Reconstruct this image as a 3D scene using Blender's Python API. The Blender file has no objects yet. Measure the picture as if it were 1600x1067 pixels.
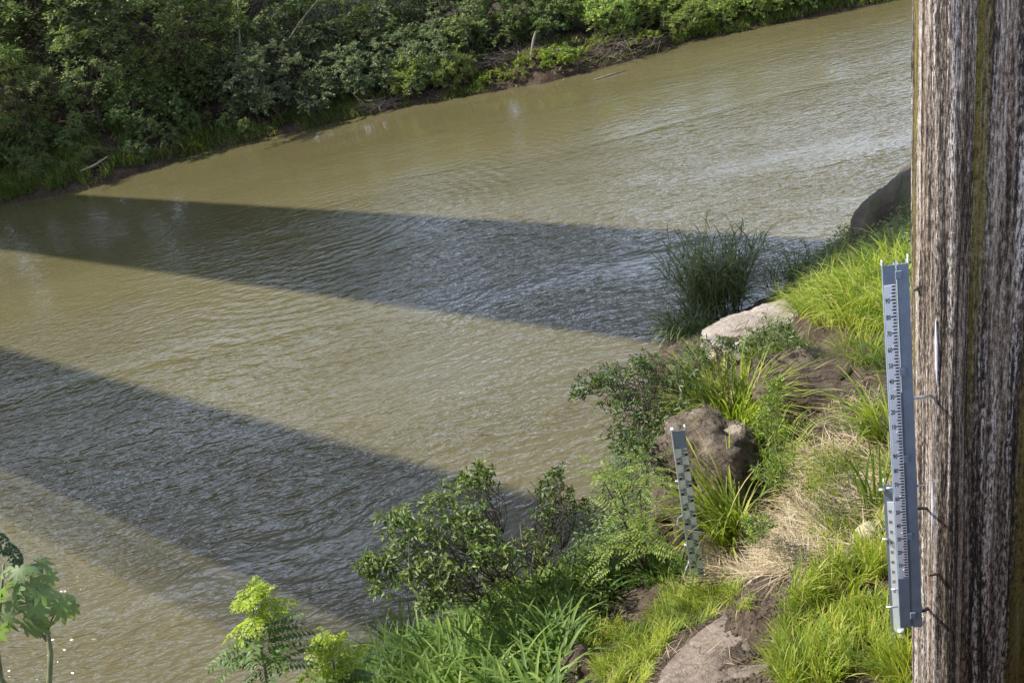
import bpy, bmesh, math, random
import numpy as np
from mathutils import Vector, Matrix, noise as mnoise

random.seed(7)
RNG = np.random.default_rng(11)
scene = bpy.context.scene
COL = scene.collection

# ------------------------------------------------------------------ camera
CAM_H = 10.0                                   # metres above the water
PITCH = math.radians(25.0)
F_PX = 1565.68                                 # focal length for a 1600 px wide frame
ROLL = np.array([749.0, 3273.0]); ROLL = ROLL / np.linalg.norm(ROLL)
_F = np.array([0, math.cos(PITCH), -math.sin(PITCH)])
_D = np.array([0, -math.sin(PITCH), -math.cos(PITCH)])
_R = np.array([1.0, 0, 0])
EX = ROLL[1] * _R + ROLL[0] * _D
EY = -ROLL[0] * _R + ROLL[1] * _D
CAMP = np.array([0, 0, CAM_H])
cam_data = bpy.data.cameras.new('camera')
cam_data.sensor_width = 36.0
cam_data.lens = F_PX / 1600.0 * 36.0
cam_data.clip_start = 0.1
cam_data.clip_end = 1500.0
cam = bpy.data.objects.new('camera', cam_data)
COL.objects.link(cam)
cam.matrix_world = Matrix(((EX[0], -EY[0], -_F[0], 0), (EX[1], -EY[1], -_F[1], 0),
                           (EX[2], -EY[2], -_F[2], CAM_H), (0, 0, 0, 1)))
scene.camera = cam

# ------------------------------------------------------------------ light
SUN_H = np.array([1.0, -0.26]) / math.hypot(1.0, 0.26)   # horizontal travel of the light
SUN_EL = math.radians(47.0)
world = bpy.data.worlds.new('World')
scene.world = world
world.use_nodes = True
wn = world.node_tree.nodes; wl = world.node_tree.links
wn.clear()
sky = wn.new('ShaderNodeTexSky'); sky.sky_type = 'NISHITA'
sky.sun_disc = False
sky.sun_elevation = SUN_EL
sky.sun_rotation = math.atan2(-SUN_H[0], -SUN_H[1]) % (2 * math.pi)
sky.air_density = 1.0; sky.dust_density = 1.6; sky.ozone_density = 1.0
# broken white cloud over the whole sky
tcw = wn.new('ShaderNodeTexCoord'); sepw = wn.new('ShaderNodeSeparateXYZ'); wl.new(tcw.outputs['Generated'], sepw.inputs[0])
zz_ = wn.new('ShaderNodeMath'); zz_.operation = 'MAXIMUM'; zz_.inputs[1].default_value = 0.0; wl.new(sepw.outputs[2], zz_.inputs[0])
za_ = wn.new('ShaderNodeMath'); za_.operation = 'ADD'; za_.inputs[1].default_value = 0.22; wl.new(zz_.outputs[0], za_.inputs[0])
cx_ = wn.new('ShaderNodeVectorMath'); cx_.operation = 'DIVIDE'; wl.new(tcw.outputs['Generated'], cx_.inputs[0])
cb_ = wn.new('ShaderNodeCombineXYZ'); wl.new(za_.outputs[0], cb_.inputs[0]); wl.new(za_.outputs[0], cb_.inputs[1]); cb_.inputs[2].default_value = 1.0
wl.new(cb_.outputs[0], cx_.inputs[1])
cn_ = wn.new('ShaderNodeTexNoise'); cn_.inputs['Scale'].default_value = 1.7; cn_.inputs['Detail'].default_value = 7; cn_.inputs['Roughness'].default_value = 0.58; wl.new(cx_.outputs[0], cn_.inputs['Vector'])
cr_ = wn.new('ShaderNodeValToRGB'); cr_.color_ramp.elements[0].position = 0.40; cr_.color_ramp.elements[1].position = 0.62; lo_ = wn.new('ShaderNodeMapRange'); lo_.inputs[1].default_value = 0.15; lo_.inputs[2].default_value = 0.65; lo_.inputs[3].default_value = 0.20; lo_.inputs[4].default_value = -0.20; wl.new(zz_.outputs[0], lo_.inputs[0])
ad_ = wn.new('ShaderNodeMath'); ad_.operation = 'ADD'; wl.new(cn_.outputs[0], ad_.inputs[0]); wl.new(lo_.outputs[0], ad_.inputs[1]); wl.new(ad_.outputs[0], cr_.inputs[0])
cm_ = wn.new('ShaderNodeMix'); cm_.data_type = 'RGBA'; wl.new(cr_.outputs[0], cm_.inputs[0]); wl.new(sky.outputs[0], cm_.inputs[6]); cm_.inputs[7].default_value = (12.2, 14.2, 19.0, 1)
bg = wn.new('ShaderNodeBackground'); bg.inputs['Strength'].default_value = 0.10
wo = wn.new('ShaderNodeOutputWorld')
wl.new(cm_.outputs[2], bg.inputs[0]); wl.new(bg.outputs[0], wo.inputs[0])
sun_d = bpy.data.lights.new('sun', 'SUN')
sun_d.energy = 5.0; sun_d.angle = math.radians(0.5); sun_d.color = (1.0, 0.975, 0.935)
sun = bpy.data.objects.new('sun', sun_d); COL.objects.link(sun)
ldir = Vector((SUN_H[0] * math.cos(SUN_EL), SUN_H[1] * math.cos(SUN_EL), -math.sin(SUN_EL)))
sun.rotation_euler = ldir.to_track_quat('-Z', 'Y').to_euler()
sun.location = (-20, 10, 40)
scene.view_settings.view_transform = 'Standard'
scene.view_settings.look = 'None'
scene.view_settings.exposure = 0.78
scene.view_settings.gamma = 1.0
scene.view_settings.use_curve_mapping = False
scene.cycles.max_bounces = 6
scene.cycles.transparent_max_bounces = 4

# ------------------------------------------------------------------ helpers
def ray(px, py):
    r = _F * F_PX + EX * (px - 800) + EY * (py - 533.5)
    return r / np.linalg.norm(r)

def at(px, py, z):
    """the point at height z that stands on the line of sight"""
    r = ray(px, py)
    return CAMP + r * ((z - CAM_H) / r[2])

def dist(px, py, d):
    return CAMP + ray(px, py) * d

def tag(o, label=None, cat=None, group=None, kind=None):
    if label: o['label'] = label
    if cat: o['category'] = cat
    if group: o['group'] = group
    if kind: o['kind'] = kind
    return o

def empty(name, loc=(0, 0, 0), rz=0.0):
    o = bpy.data.objects.new(name, None)
    o.empty_display_size = 0.2
    COL.objects.link(o); o.location = loc; o.rotation_euler[2] = rz
    return o

def mesh_np(name, verts, faces, attrs=None, smooth=False, uv=None):
    """verts (n,3); faces (m,k) all with k corners"""
    me = bpy.data.meshes.new(name)
    verts = np.asarray(verts, np.float32); faces = np.asarray(faces, np.int32)
    k = faces.shape[1]
    me.vertices.add(len(verts)); me.vertices.foreach_set('co', verts.ravel())
    me.loops.add(faces.size); me.loops.foreach_set('vertex_index', faces.ravel())
    me.polygons.add(len(faces))
    me.polygons.foreach_set('loop_start', np.arange(0, faces.size, k, dtype=np.int32))
    if smooth: me.polygons.foreach_set('use_smooth', np.ones(len(faces), bool))
    me.update(calc_edges=True)
    if attrs:
        for n, a in attrs.items():
            at_ = me.attributes.new(n, 'FLOAT', 'POINT'); at_.data.foreach_set('value', np.asarray(a, np.float32).ravel())
    if uv is not None:
        lay = me.uv_layers.new(name='UVMap')
        lay.data.foreach_set('uv', np.asarray(uv, np.float32)[faces.ravel()].ravel())
    return me

def obj(name, me, mat=None, parent=None, loc=None):
    o = bpy.data.objects.new(name, me)
    COL.objects.link(o)
    if mat is not None:
        me.materials.clear(); me.materials.append(mat)
    if parent is not None: o.parent = parent
    if loc is not None: o.location = loc
    return o

def copy_tree(o, parent=None):
    c = o.copy(); COL.objects.link(c); c.parent = parent
    for ch in list(o.children): copy_tree(ch, c)
    return c

class MB:
    """collects simple solids into one mesh"""
    def __init__(s): s.v = []; s.f = []
    def box(s, c, size, M=None):
        b = len(s.v)
        for sx in (-.5, .5):
            for sy in (-.5, .5):
                for sz in (-.5, .5):
                    p = Vector((sx * size[0], sy * size[1], sz * size[2]))
                    if M is not None: p = M @ p
                    s.v.append(Vector(c) + p)
        for q in ((0, 1, 3, 2), (4, 6, 7, 5), (0, 4, 5, 1), (2, 3, 7, 6), (0, 2, 6, 4), (1, 5, 7, 3)):
            s.f.append([b + i for i in q])
    def tube(s, pts, radii, n=7, cap=True):
        pts = [Vector(p) for p in pts]
        if not hasattr(radii, '__len__'): radii = [radii] * len(pts)
        b = len(s.v); up = None
        for i, p in enumerate(pts):
            d = (pts[min(i + 1, len(pts) - 1)] - pts[max(i - 1, 0)]).normalized()
            if up is None: up = d.orthogonal().normalized()
            up = (up - d * up.dot(d)).normalized(); w = d.cross(up)
            for k in range(n):
                a = 2 * math.pi * k / n
                s.v.append(p + (up * math.cos(a) + w * math.sin(a)) * radii[i])
        for i in range(len(pts) - 1):
            for k in range(n):
                s.f.append([b + i * n + k, b + i * n + (k + 1) % n, b + (i + 1) * n + (k + 1) % n, b + (i + 1) * n + k])
        if cap:
            s.f.append([b + k for k in range(n)][::-1]); s.f.append([b + (len(pts) - 1) * n + k for k in range(n)])
    def prism(s, poly, y0, y1):
        """poly in x,z extruded along y"""
        b = len(s.v); n = len(poly)
        for y in (y0, y1):
            for (x, z) in poly: s.v.append(Vector((x, y, z)))
        s.f.append([b + i for i in range(n)]); s.f.append([b + n + i for i in range(n)][::-1])
        for i in range(n): s.f.append([b + i, b + n + i, b + n + (i + 1) % n, b + (i + 1) % n][::-1])
    def build(s, name, mat, parent=None, bevel=0.0, smooth=False, loc=None):
        me = bpy.data.meshes.new(name)
        me.from_pydata([tuple(v) for v in s.v], [], s.f)
        bm = bmesh.new(); bm.from_mesh(me)
        bmesh.ops.recalc_face_normals(bm, faces=bm.faces)
        if bevel > 0: bmesh.ops.bevel(bm, geom=bm.edges[:], offset=bevel, segments=1, affect='EDGES')
        if smooth:
            for f in bm.faces: f.smooth = True
        bm.to_mesh(me); bm.free()
        return obj(name, me, mat, parent, loc)

# ------------------------------------------------------------------ materials
def new_mat(name):
    m = bpy.data.materials.new(name); m.use_nodes = True
    nt = m.node_tree; nt.nodes.clear()
    out = nt.nodes.new('ShaderNodeOutputMaterial')
    return m, nt.nodes, nt.links, out

def ramp(N, stops, interp='LINEAR'):
    r = N.new('ShaderNodeValToRGB'); cr = r.color_ramp; cr.interpolation = interp
    while len(cr.elements) < len(stops): cr.elements.new(0.5)
    for e, (p, c) in zip(cr.elements, stops):
        e.position = p; e.color = (*c, 1) if len(c) == 3 else c
    return r

def noise_node(N, L, vec, scale, detail=4, rough=0.55, distort=0.0):
    n = N.new('ShaderNodeTexNoise'); n.inputs['Scale'].default_value = scale
    n.inputs['Detail'].default_value = detail; n.inputs['Roughness'].default_value = rough
    n.inputs['Distortion'].default_value = distort
    if vec is not None: L.new(vec, n.inputs['Vector'])
    return n

def mapping(N, L, vec, scale=(1, 1, 1), rot=(0, 0, 0), loc=(0, 0, 0)):
    m = N.new('ShaderNodeMapping'); m.inputs['Scale'].default_value = scale
    m.inputs['Rotation'].default_value = rot; m.inputs['Location'].default_value = loc
    L.new(vec, m.inputs['Vector']); return m.outputs[0]

def math_node(N, L, op, a, b=None, clamp=False):
    m = N.new('ShaderNodeMath'); m.operation = op; m.use_clamp = clamp
    for i, x in enumerate((a, b)):
        if x is None: continue
        if isinstance(x, (int, float)): m.inputs[i].default_value = x
        else: L.new(x, m.inputs[i])
    return m.outputs[0]

def mix_col(N, L, fac, a, b, blend='MIX'):
    m = N.new('ShaderNodeMix'); m.data_type = 'RGBA'; m.blend_type = blend
    for sock, x in ((m.inputs[0], fac), (m.inputs[6], a), (m.inputs[7], b)):
        if isinstance(x, (int, float)): sock.default_value = x
        elif isinstance(x, tuple): sock.default_value = (*x, 1)
        else: L.new(x, sock)
    return m.outputs[2]

def leaf_mat(name, stops, trans=0.35, rough=0.42, spec=0.5, tip=None, objvar=0.25, tcol=1.5):
    m, N, L, out = new_mat(name)
    geo = N.new('ShaderNodeNewGeometry'); oi = N.new('ShaderNodeObjectInfo')
    r = ramp(N, stops); L.new(geo.outputs['Random Per Island'], r.inputs[0])
    col = r.outputs[0]
    if tip is not None:
        a = N.new('ShaderNodeAttribute'); a.attribute_name = 'along'
        f = ramp(N, [(0.0, (0.75, 0.75, 0.75)), (0.25, (0, 0, 0)), (0.8, (0, 0, 0)), (1.0, (0.8, 0.8, 0.8))])
        L.new(a.outputs['Fac'], f.inputs[0])
        col = mix_col(N, L, f.outputs[0], col, tip)
    if tip is not None:      # stands of grass differ in age and colour
        tcx = N.new('ShaderNodeTexCoord'); pn_ = noise_node(N, L, tcx.outputs['Object'], 2.2, 3, 0.6)
        pr_ = ramp(N, [(0.3, (0.50, 0.58, 0.60)), (0.5, (1, 1, 1)), (0.7, (1.22, 1.12, 1.0))]); L.new(pn_.outputs[0], pr_.inputs[0])
        col = mix_col(N, L, 1.0, col, pr_.outputs[0], 'MULTIPLY')
    hsv = N.new('ShaderNodeHueSaturation'); L.new(col, hsv.inputs['Color'])
    v = math_node(N, L, 'MULTIPLY_ADD', oi.outputs['Random'], objvar * 2)
    v.node.inputs[2].default_value = 1.0 - objvar
    L.new(v, hsv.inputs['Value'])
    h = math_node(N, L, 'MULTIPLY_ADD', oi.outputs['Random'], 0.03 if objvar else 0.0)
    h.node.inputs[2].default_value = 0.485 if objvar else 0.5
    L.new(h, hsv.inputs['Hue'])
    p = N.new('ShaderNodeBsdfPrincipled'); L.new(hsv.outputs[0], p.inputs['Base Color'])
    p.inputs['Roughness'].default_value = rough; p.inputs['Specular IOR Level'].default_value = spec
    t = N.new('ShaderNodeBsdfTranslucent')
    bright = mix_col(N, L, 1.0, hsv.outputs[0], (tcol * 1.05, tcol * 1.1, tcol * 0.5), 'MULTIPLY')
    L.new(bright, t.inputs['Color'])
    mx = N.new('ShaderNodeMixShader'); mx.inputs[0].default_value = trans
    L.new(p.outputs[0], mx.inputs[1]); L.new(t.outputs[0], mx.inputs[2]); L.new(mx.outputs[0], out.inputs[0])
    return m

def rock_mat(name, c_dark, c_mid, c_light, scale=2.0, bump=0.5, moss=0.0, rough=0.85):
    m, N, L, out = new_mat(name)
    tc = N.new('ShaderNodeTexCoord'); v = tc.outputs['Object']
    n1 = noise_node(N, L, v, scale, 6, 0.6); n2 = noise_node(N, L, v, scale * 7, 5, 0.65)
    n3 = noise_node(N, L, v, scale * 30, 3, 0.6)
    f = math_node(N, L, 'ADD', math_node(N, L, 'MULTIPLY', n1.outputs[0], 0.6), math_node(N, L, 'MULTIPLY', n2.outputs[0], 0.4))
    r = ramp(N, [(0.32, c_dark), (0.5, c_mid), (0.66, c_light)]); L.new(f, r.inputs[0])
    col = r.outputs[0]
    if moss > 0:
        geo = N.new('ShaderNodeNewGeometry')
        mm = noise_node(N, L, v, scale * 1.7, 5, 0.6)
        mr = ramp(N, [(0.5 - 0.12 * moss, (0, 0, 0)), (0.62, (1, 1, 1))]); L.new(mm.outputs[0], mr.inputs[0])
        col = mix_col(N, L, math_node(N, L, 'MULTIPLY', mr.outputs[0], moss), col, (0.06, 0.08, 0.025))
    p = N.new('ShaderNodeBsdfPrincipled'); L.new(col, p.inputs['Base Color'])
    p.inputs['Roughness'].default_value = rough; p.inputs['Specular IOR Level'].default_value = 0.25
    vo = N.new('ShaderNodeTexVoronoi'); vo.feature = 'DISTANCE_TO_EDGE'; vo.inputs['Scale'].default_value = scale * 0.8
    dv_ = N.new('ShaderNodeVectorMath'); dv_.operation = 'SCALE'; dv_.inputs[3].default_value = 0.5; L.new(n1.outputs['Color'], dv_.inputs[0])
    dw_ = N.new('ShaderNodeVectorMath'); dw_.operation = 'ADD'; L.new(v, dw_.inputs[0]); L.new(dv_.outputs[0], dw_.inputs[1]); L.new(dw_.outputs[0], vo.inputs['Vector'])
    ck = ramp(N, [(0.0, (0, 0, 0)), (0.045, (1, 1, 1))]); L.new(vo.outputs[0], ck.inputs[0])
    L.new(mix_col(N, L, math_node(N, L, 'MULTIPLY', math_node(N, L, 'SUBTRACT', 1.0, ck.outputs[0]), 0.22), col, tuple(c * 0.5 for c in c_dark)), p.inputs['Base Color'])
    h = math_node(N, L, 'ADD', f, math_node(N, L, 'MULTIPLY', n3.outputs[0], 0.25))
    h = math_node(N, L, 'ADD', h, math_node(N, L, 'MULTIPLY', ck.outputs[0], 0.16))
    b = N.new('ShaderNodeBump'); b.inputs['Strength'].default_value = bump; b.inputs['Distance'].default_value = 0.09
    L.new(h, b.inputs['Height']); L.new(b.outputs[0], p.inputs['Normal']); L.new(p.outputs[0], out.inputs[0])
    return m

def plain_mat(name, col, rough=0.5, metal=0.0, var=0.15, scale=12.0, bump=0.0, spec=0.5):
    m, N, L, out = new_mat(name)
    tc = N.new('ShaderNodeTexCoord')
    n = noise_node(N, L, tc.outputs['Object'], scale, 5, 0.65)
    lo = tuple(c * (1 - var) for c in col); hi = tuple(min(1, c * (1 + var)) for c in col)
    r = ramp(N, [(0.35, lo), (0.65, hi)]); L.new(n.outputs[0], r.inputs[0])
    p = N.new('ShaderNodeBsdfPrincipled'); L.new(r.outputs[0], p.inputs['Base Color'])
    p.inputs['Metallic'].default_value = metal; p.inputs['Specular IOR Level'].default_value = spec
    rr = N.new('ShaderNodeMapRange'); rr.inputs[3].default_value = rough - 0.08; rr.inputs[4].default_value = min(1, rough + 0.12)
    L.new(n.outputs[0], rr.inputs[0]); L.new(rr.outputs[0], p.inputs['Roughness'])
    if bump:
        b = N.new('ShaderNodeBump'); b.inputs['Strength'].default_value = bump; b.inputs['Distance'].default_value = 0.01
        L.new(n.outputs[0], b.inputs['Height']); L.new(b.outputs[0], p.inputs['Normal'])
    L.new(p.outputs[0], out.inputs[0])
    return m

def water_mat():
    m, N, L, out = new_mat('muddy_water')
    tc = N.new('ShaderNodeTexCoord'); v = tc.outputs['Object']
    # slick patches drift along the current; the wind ruffles the rest
    sl = noise_node(N, L, mapping(N, L, v, (0.045, 0.16, 1), (0, 0, math.radians(-12))), 1.0, 3, 0.55, 0.6)
    slr = ramp(N, [(0.36, (0.30, 0.30, 0.30)), (0.52, (1, 1, 1))]); L.new(sl.outputs[0], slr.inputs[0])
    mid = noise_node(N, L, mapping(N, L, v, (0.4, 0.8, 1), (0, 0, 0.4)), 1.0, 2, 0.5)
    # wind ripples: long crests whose run bends slowly from place to place
    wob = noise_node(N, L, v, 0.13, 2, 0.5)
    wv_ = N.new('ShaderNodeVectorMath'); wv_.operation = 'SCALE'; wv_.inputs[3].default_value = 2.2; L.new(wob.outputs['Color'], wv_.inputs[0])
    va = N.new('ShaderNodeVectorMath'); va.operation = 'ADD'; L.new(v, va.inputs[0]); L.new(wv_.outputs[0], va.inputs[1]); vw = va.outputs[0]
    a = noise_node(N, L, mapping(N, L, vw, (1.7, 3.4, 1), (0, 0, math.radians(14))), 1.0, 2, 0.5, 0.5)
    b_ = noise_node(N, L, mapping(N, L, vw, (3.8, 7.0, 1), (0, 0, math.radians(-12))), 1.0, 2, 0.5, 0.4)
    c = noise_node(N, L, mapping(N, L, v, (9, 15, 1), (0, 0, math.radians(8))), 1.0, 2, 0.5, 0.3)
    h = math_node(N, L, 'ADD', math_node(N, L, 'MULTIPLY', a.outputs[0], 0.075), math_node(N, L, 'MULTIPLY', b_.outputs[0], 0.038))
    h = math_node(N, L, 'ADD', h, math_node(N, L, 'MULTIPLY', c.outputs[0], 0.0055))
    st = math_node(N, L, 'MULTIPLY', slr.outputs[0], math_node(N, L, 'MULTIPLY_ADD', mid.outputs[0], 0.9))
    st.node.inputs[1].links[0].from_node.inputs[2].default_value = 0.55
    # calm lee under the trees of the far bank, left
    sx = N.new('ShaderNodeSeparateXYZ'); L.new(va.outputs[0], sx.inputs[0])
    lee = math_node(N, L, 'SUBTRACT', sx.outputs[1], math_node(N, L, 'MULTIPLY', sx.outputs[0], 0.62))
    lr = N.new('ShaderNodeMapRange'); lr.interpolation_type = 'SMOOTHSTEP'; lr.inputs[1].default_value = 31; lr.inputs[2].default_value = 46; lr.inputs[3].default_value = 1.0; lr.inputs[4].default_value = 0.36
    L.new(lee, lr.inputs[0])
    st = math_node(N, L, 'MULTIPLY', st, lr.outputs[0])
    h = math_node(N, L, 'MULTIPLY', h, st)
    # bent ripples where the current meets the lee
    cpt = at(535, 352, 0); cv = N.new('ShaderNodeVectorMath'); cv.operation = 'SUBTRACT'; L.new(va.outputs[0], cv.inputs[0]); cv.inputs[1].default_value = (cpt[0] + 1.1, cpt[1] + 1.1, 0)
    flat_ = mapping(N, L, cv.outputs[0], (1, 1, 0))
    wt = N.new('ShaderNodeTexWave'); wt.wave_type = 'RINGS'; wt.rings_direction = 'SPHERICAL'; wt.inputs['Scale'].default_value = 0.62; wt.inputs['Distortion'].default_value = 5.0; wt.inputs['Detail'].default_value = 2.0; wt.inputs['Detail Scale'].default_value = 1.1
    L.new(flat_, wt.inputs['Vector'])
    ln_ = N.new('ShaderNodeVectorMath'); ln_.operation = 'LENGTH'; L.new(flat_, ln_.inputs[0])
    rm = ramp(N, [(0.04, (0, 0, 0)), (0.12, (1, 1, 1)), (0.35, (0.6, 0.6, 0.6)), (0.75, (0, 0, 0))]); L.new(math_node(N, L, 'MULTIPLY', ln_.outputs['Value'], 1 / 20.0), rm.inputs[0])
    brk = noise_node(N, L, v, 0.5, 2, 0.5)
    rh = math_node(N, L, 'MULTIPLY', math_node(N, L, 'MULTIPLY', wt.outputs['Fac'], rm.outputs[0]), math_node(N, L, 'MULTIPLY', brk.outputs[0], 0.030))
    dt = N.new('ShaderNodeVectorMath'); dt.operation = 'DOT_PRODUCT'; L.new(flat_, dt.inputs[0]); dt.inputs[1].default_value = (0.75, -0.66, 0)
    dm = N.new('ShaderNodeMapRange'); dm.interpolation_type = 'SMOOTHSTEP'; dm.inputs[1].default_value = -1.5; dm.inputs[2].default_value = 3.5; L.new(dt.outputs['Value'], dm.inputs[0])
    rh = math_node(N, L, 'MULTIPLY', rh, dm.outputs[0])
    h = math_node(N, L, 'ADD', h, rh)
    bp = N.new('ShaderNodeBump'); bp.inputs['Strength'].default_value = 1.0; bp.inputs['Distance'].default_value = 1.0
    L.new(h, bp.inputs['Height'])
    n2 = noise_node(N, L, mapping(N, L, v, (0.05, 0.12, 1)), 1.0, 4, 0.6)
    r = ramp(N, [(0.3, (0.087, 0.074, 0.032)), (0.7, (0.114, 0.098, 0.047))]); L.new(n2.outputs[0], r.inputs[0])
    p = N.new('ShaderNodeBsdfPrincipled'); L.new(r.outputs[0], p.inputs['Base Color'])
    p.inputs['IOR'].default_value = 1.38; p.inputs['Roughness'].default_value = 0.055
    L.new(bp.outputs[0], p.inputs['Normal']); L.new(p.outputs[0], out.inputs[0])
    return m

def soil_mat(name, cols, scale=1.0, bump=0.7):
    m, N, L, out = new_mat(name)
    tc = N.new('ShaderNodeTexCoord'); v = tc.outputs['Object']
    n1 = noise_node(N, L, v, 0.9 * scale, 5, 0.6); n2 = noise_node(N, L, v, 9 * scale, 6, 0.65); n3 = noise_node(N, L, v, 45 * scale, 3, 0.6)
    f = math_node(N, L, 'ADD', math_node(N, L, 'MULTIPLY', n1.outputs[0], 0.55), math_node(N, L, 'MULTIPLY', n2.outputs[0], 0.45))
    r = ramp(N, [(0.36, cols[0]), (0.5, cols[1]), (0.64, cols[2])]); L.new(f, r.inputs[0])
    p = N.new('ShaderNodeBsdfPrincipled'); L.new(r.outputs[0], p.inputs['Base Color'])
    p.inputs['Roughness'].default_value = 0.95; p.inputs['Specular IOR Level'].default_value = 0.1
    h = math_node(N, L, 'ADD', n2.outputs[0], math_node(N, L, 'MULTIPLY', n3.outputs[0], 0.4))
    b = N.new('ShaderNodeBump'); b.inputs['Strength'].default_value = bump; b.inputs['Distance'].default_value = 0.12
    L.new(h, b.inputs['Height']); L.new(b.outputs[0], p.inputs['Normal']); L.new(p.outputs[0], out.inputs[0])
    return m

def pier_mat():
    m, N, L, out = new_mat('stained_concrete')
    uvn = N.new('ShaderNodeUVMap'); uvn.uv_map = 'UVMap'; v = uvn.outputs[0]
    tc = N.new('ShaderNodeTexCoord')
    wp = noise_node(N, L, mapping(N, L, v, (3, 0.5, 1)), 1.0, 3, 0.6)
    wq = N.new('ShaderNodeVectorMath'); wq.operation = 'SCALE'; wq.inputs[3].default_value = 0.10; L.new(wp.outputs['Color'], wq.inputs[0])
    wr = N.new('ShaderNodeVectorMath'); wr.operation = 'ADD'; L.new(v, wr.inputs[0]); L.new(wq.outputs[0], wr.inputs[1]); v2 = wr.outputs[0]
    s1 = noise_node(N, L, mapping(N, L, v2, (8, 0.28, 1)), 1.0, 6, 0.65, 0.2)
    s2 = noise_node(N, L, mapping(N, L, v2, (32, 1.1, 1), loc=(3, 1, 0)), 1.0, 7, 0.72, 0.3)
    s3 = noise_node(N, L, mapping(N, L, v, (70, 16, 1)), 1.0, 5, 0.75)
    gr = noise_node(N, L, tc.outputs['Object'], 110, 3, 0.8)
    f = math_node(N, L, 'ADD', math_node(N, L, 'MULTIPLY', s1.outputs[0], 0.5), math_node(N, L, 'MULTIPLY', s2.outputs[0], 0.5))
    f = math_node(N, L, 'ADD', f, math_node(N, L, 'MULTIPLY', math_node(N, L, 'SUBTRACT', s3.outputs[0], 0.5), 0.55))
    # rounded corner a touch paler than the front face
    sep = N.new('ShaderNodeSeparateXYZ'); L.new(v, sep.inputs[0])
    side = N.new('ShaderNodeMapRange'); side.inputs[1].default_value = -0.55; side.inputs[2].default_value = 0.25
    side.inputs[3].default_value = -0.004; side.inputs[4].default_value = -0.012; L.new(sep.outputs[0], side.inputs[0])
    f = math_node(N, L, 'ADD', f, side.outputs[0])
    r = ramp(N, [(0.40, (0.020, 0.017, 0.015)), (0.45, (0.085, 0.060, 0.040)), (0.495, (0.215, 0.160, 0.112)),
                 (0.545, (0.38, 0.31, 0.24)), (0.62, (0.60, 0.54, 0.48))])
    L.new(f, r.inputs[0]); col = r.outputs[0]
    # soot-black run-off streaks
    bk = noise_node(N, L, mapping(N, L, v2, (13, 0.16, 1), loc=(1.7, 0, 0)), 1.0, 4, 0.6, 0.1)
    bkr = ramp(N, [(0.475, (0, 0, 0)), (0.53, (1, 1, 1))]); L.new(bk.outputs[0], bkr.inputs[0])
    bg_ = ramp(N, [(0.40, (1, 1, 1)), (0.62, (0.1, 0.1, 0.1))]); L.new(s3.outputs[0], bg_.inputs[0])
    col = mix_col(N, L, math_node(N, L, 'MULTIPLY', math_node(N, L, 'MULTIPLY', bkr.outputs[0], bg_.outputs[0]), 0.92), col, (0.016, 0.014, 0.013))
    # pale gritty efflorescence
    ef = noise_node(N, L, mapping(N, L, v2, (17, 0.3, 1), loc=(6.1, 2, 0)), 1.0, 4, 0.6, 0.2)
    efr = ramp(N, [(0.55, (0, 0, 0)), (0.60, (1, 1, 1))]); L.new(ef.outputs[0], efr.inputs[0])
    eg = ramp(N, [(0.46, (0, 0, 0)), (0.56, (1, 1, 1))]); L.new(s3.outputs[0], eg.inputs[0])
    col = mix_col(N, L, math_node(N, L, 'MULTIPLY', math_node(N, L, 'MULTIPLY', efr.outputs[0], eg.outputs[0]), 0.9), col, (0.70, 0.63, 0.57))
    # ochre moss runs: one broad band on the face, some thin ones
    ms = noise_node(N, L, mapping(N, L, v, (5.5, 0.12, 1), loc=(9.3, 4, 0)), 1.0, 3, 0.5, 0.1)
    mr = ramp(N, [(0.58, (0, 0, 0)), (0.63, (1, 1, 1))]); L.new(ms.outputs[0], mr.inputs[0])
    wob2 = noise_node(N, L, mapping(N, L, v, (4, 0.7, 1)), 1.0, 4, 0.6)
    ub = math_node(N, L, 'ADD', sep.outputs[0], math_node(N, L, 'MULTIPLY', math_node(N, L, 'SUBTRACT', wob2.outputs[0], 0.5), 0.16))
    bd = math_node(N, L, 'ABSOLUTE', math_node(N, L, 'SUBTRACT', ub, 0.40))
    bdr = ramp(N, [(0.045, (1, 1, 1)), (0.085, (0, 0, 0))]); L.new(bd, bdr.inputs[0])
    mg = ramp(N, [(0.36, (0, 0, 0)), (0.52, (1, 1, 1))]); L.new(s3.outputs[0], mg.inputs[0])
    mfac = math_node(N, L, 'MULTIPLY', math_node(N, L, 'MAXIMUM', mr.outputs[0], bdr.outputs[0]), math_node(N, L, 'MULTIPLY', mg.outputs[0], 0.9))
    col = mix_col(N, L, mfac, col, (0.16, 0.128, 0.016))
    p = N.new('ShaderNodeBsdfPrincipled')
    gm = ramp(N, [(0.3, (0.4, 0.4, 0.4)), (0.7, (1.5, 1.5, 1.5))]); L.new(gr.outputs[0], gm.inputs[0])
    col = mix_col(N, L, 1.0, col, gm.outputs[0], 'MULTIPLY')
    L.new(col, p.inputs['Base Color']); p.inputs['Roughness'].default_value = 0.85
    p.inputs['Specular IOR Level'].default_value = 0.25
    h = math_node(N, L, 'ADD', f, math_node(N, L, 'MULTIPLY', gr.outputs[0], 0.12))
    b = N.new('ShaderNodeBump'); b.inputs['Strength'].default_value = 0.7; b.inputs['Distance'].default_value = 0.03
    L.new(h, b.inputs['Height']); L.new(b.outputs[0], p.inputs['Normal']); L.new(p.outputs[0], out.inputs[0])
    return m

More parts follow.
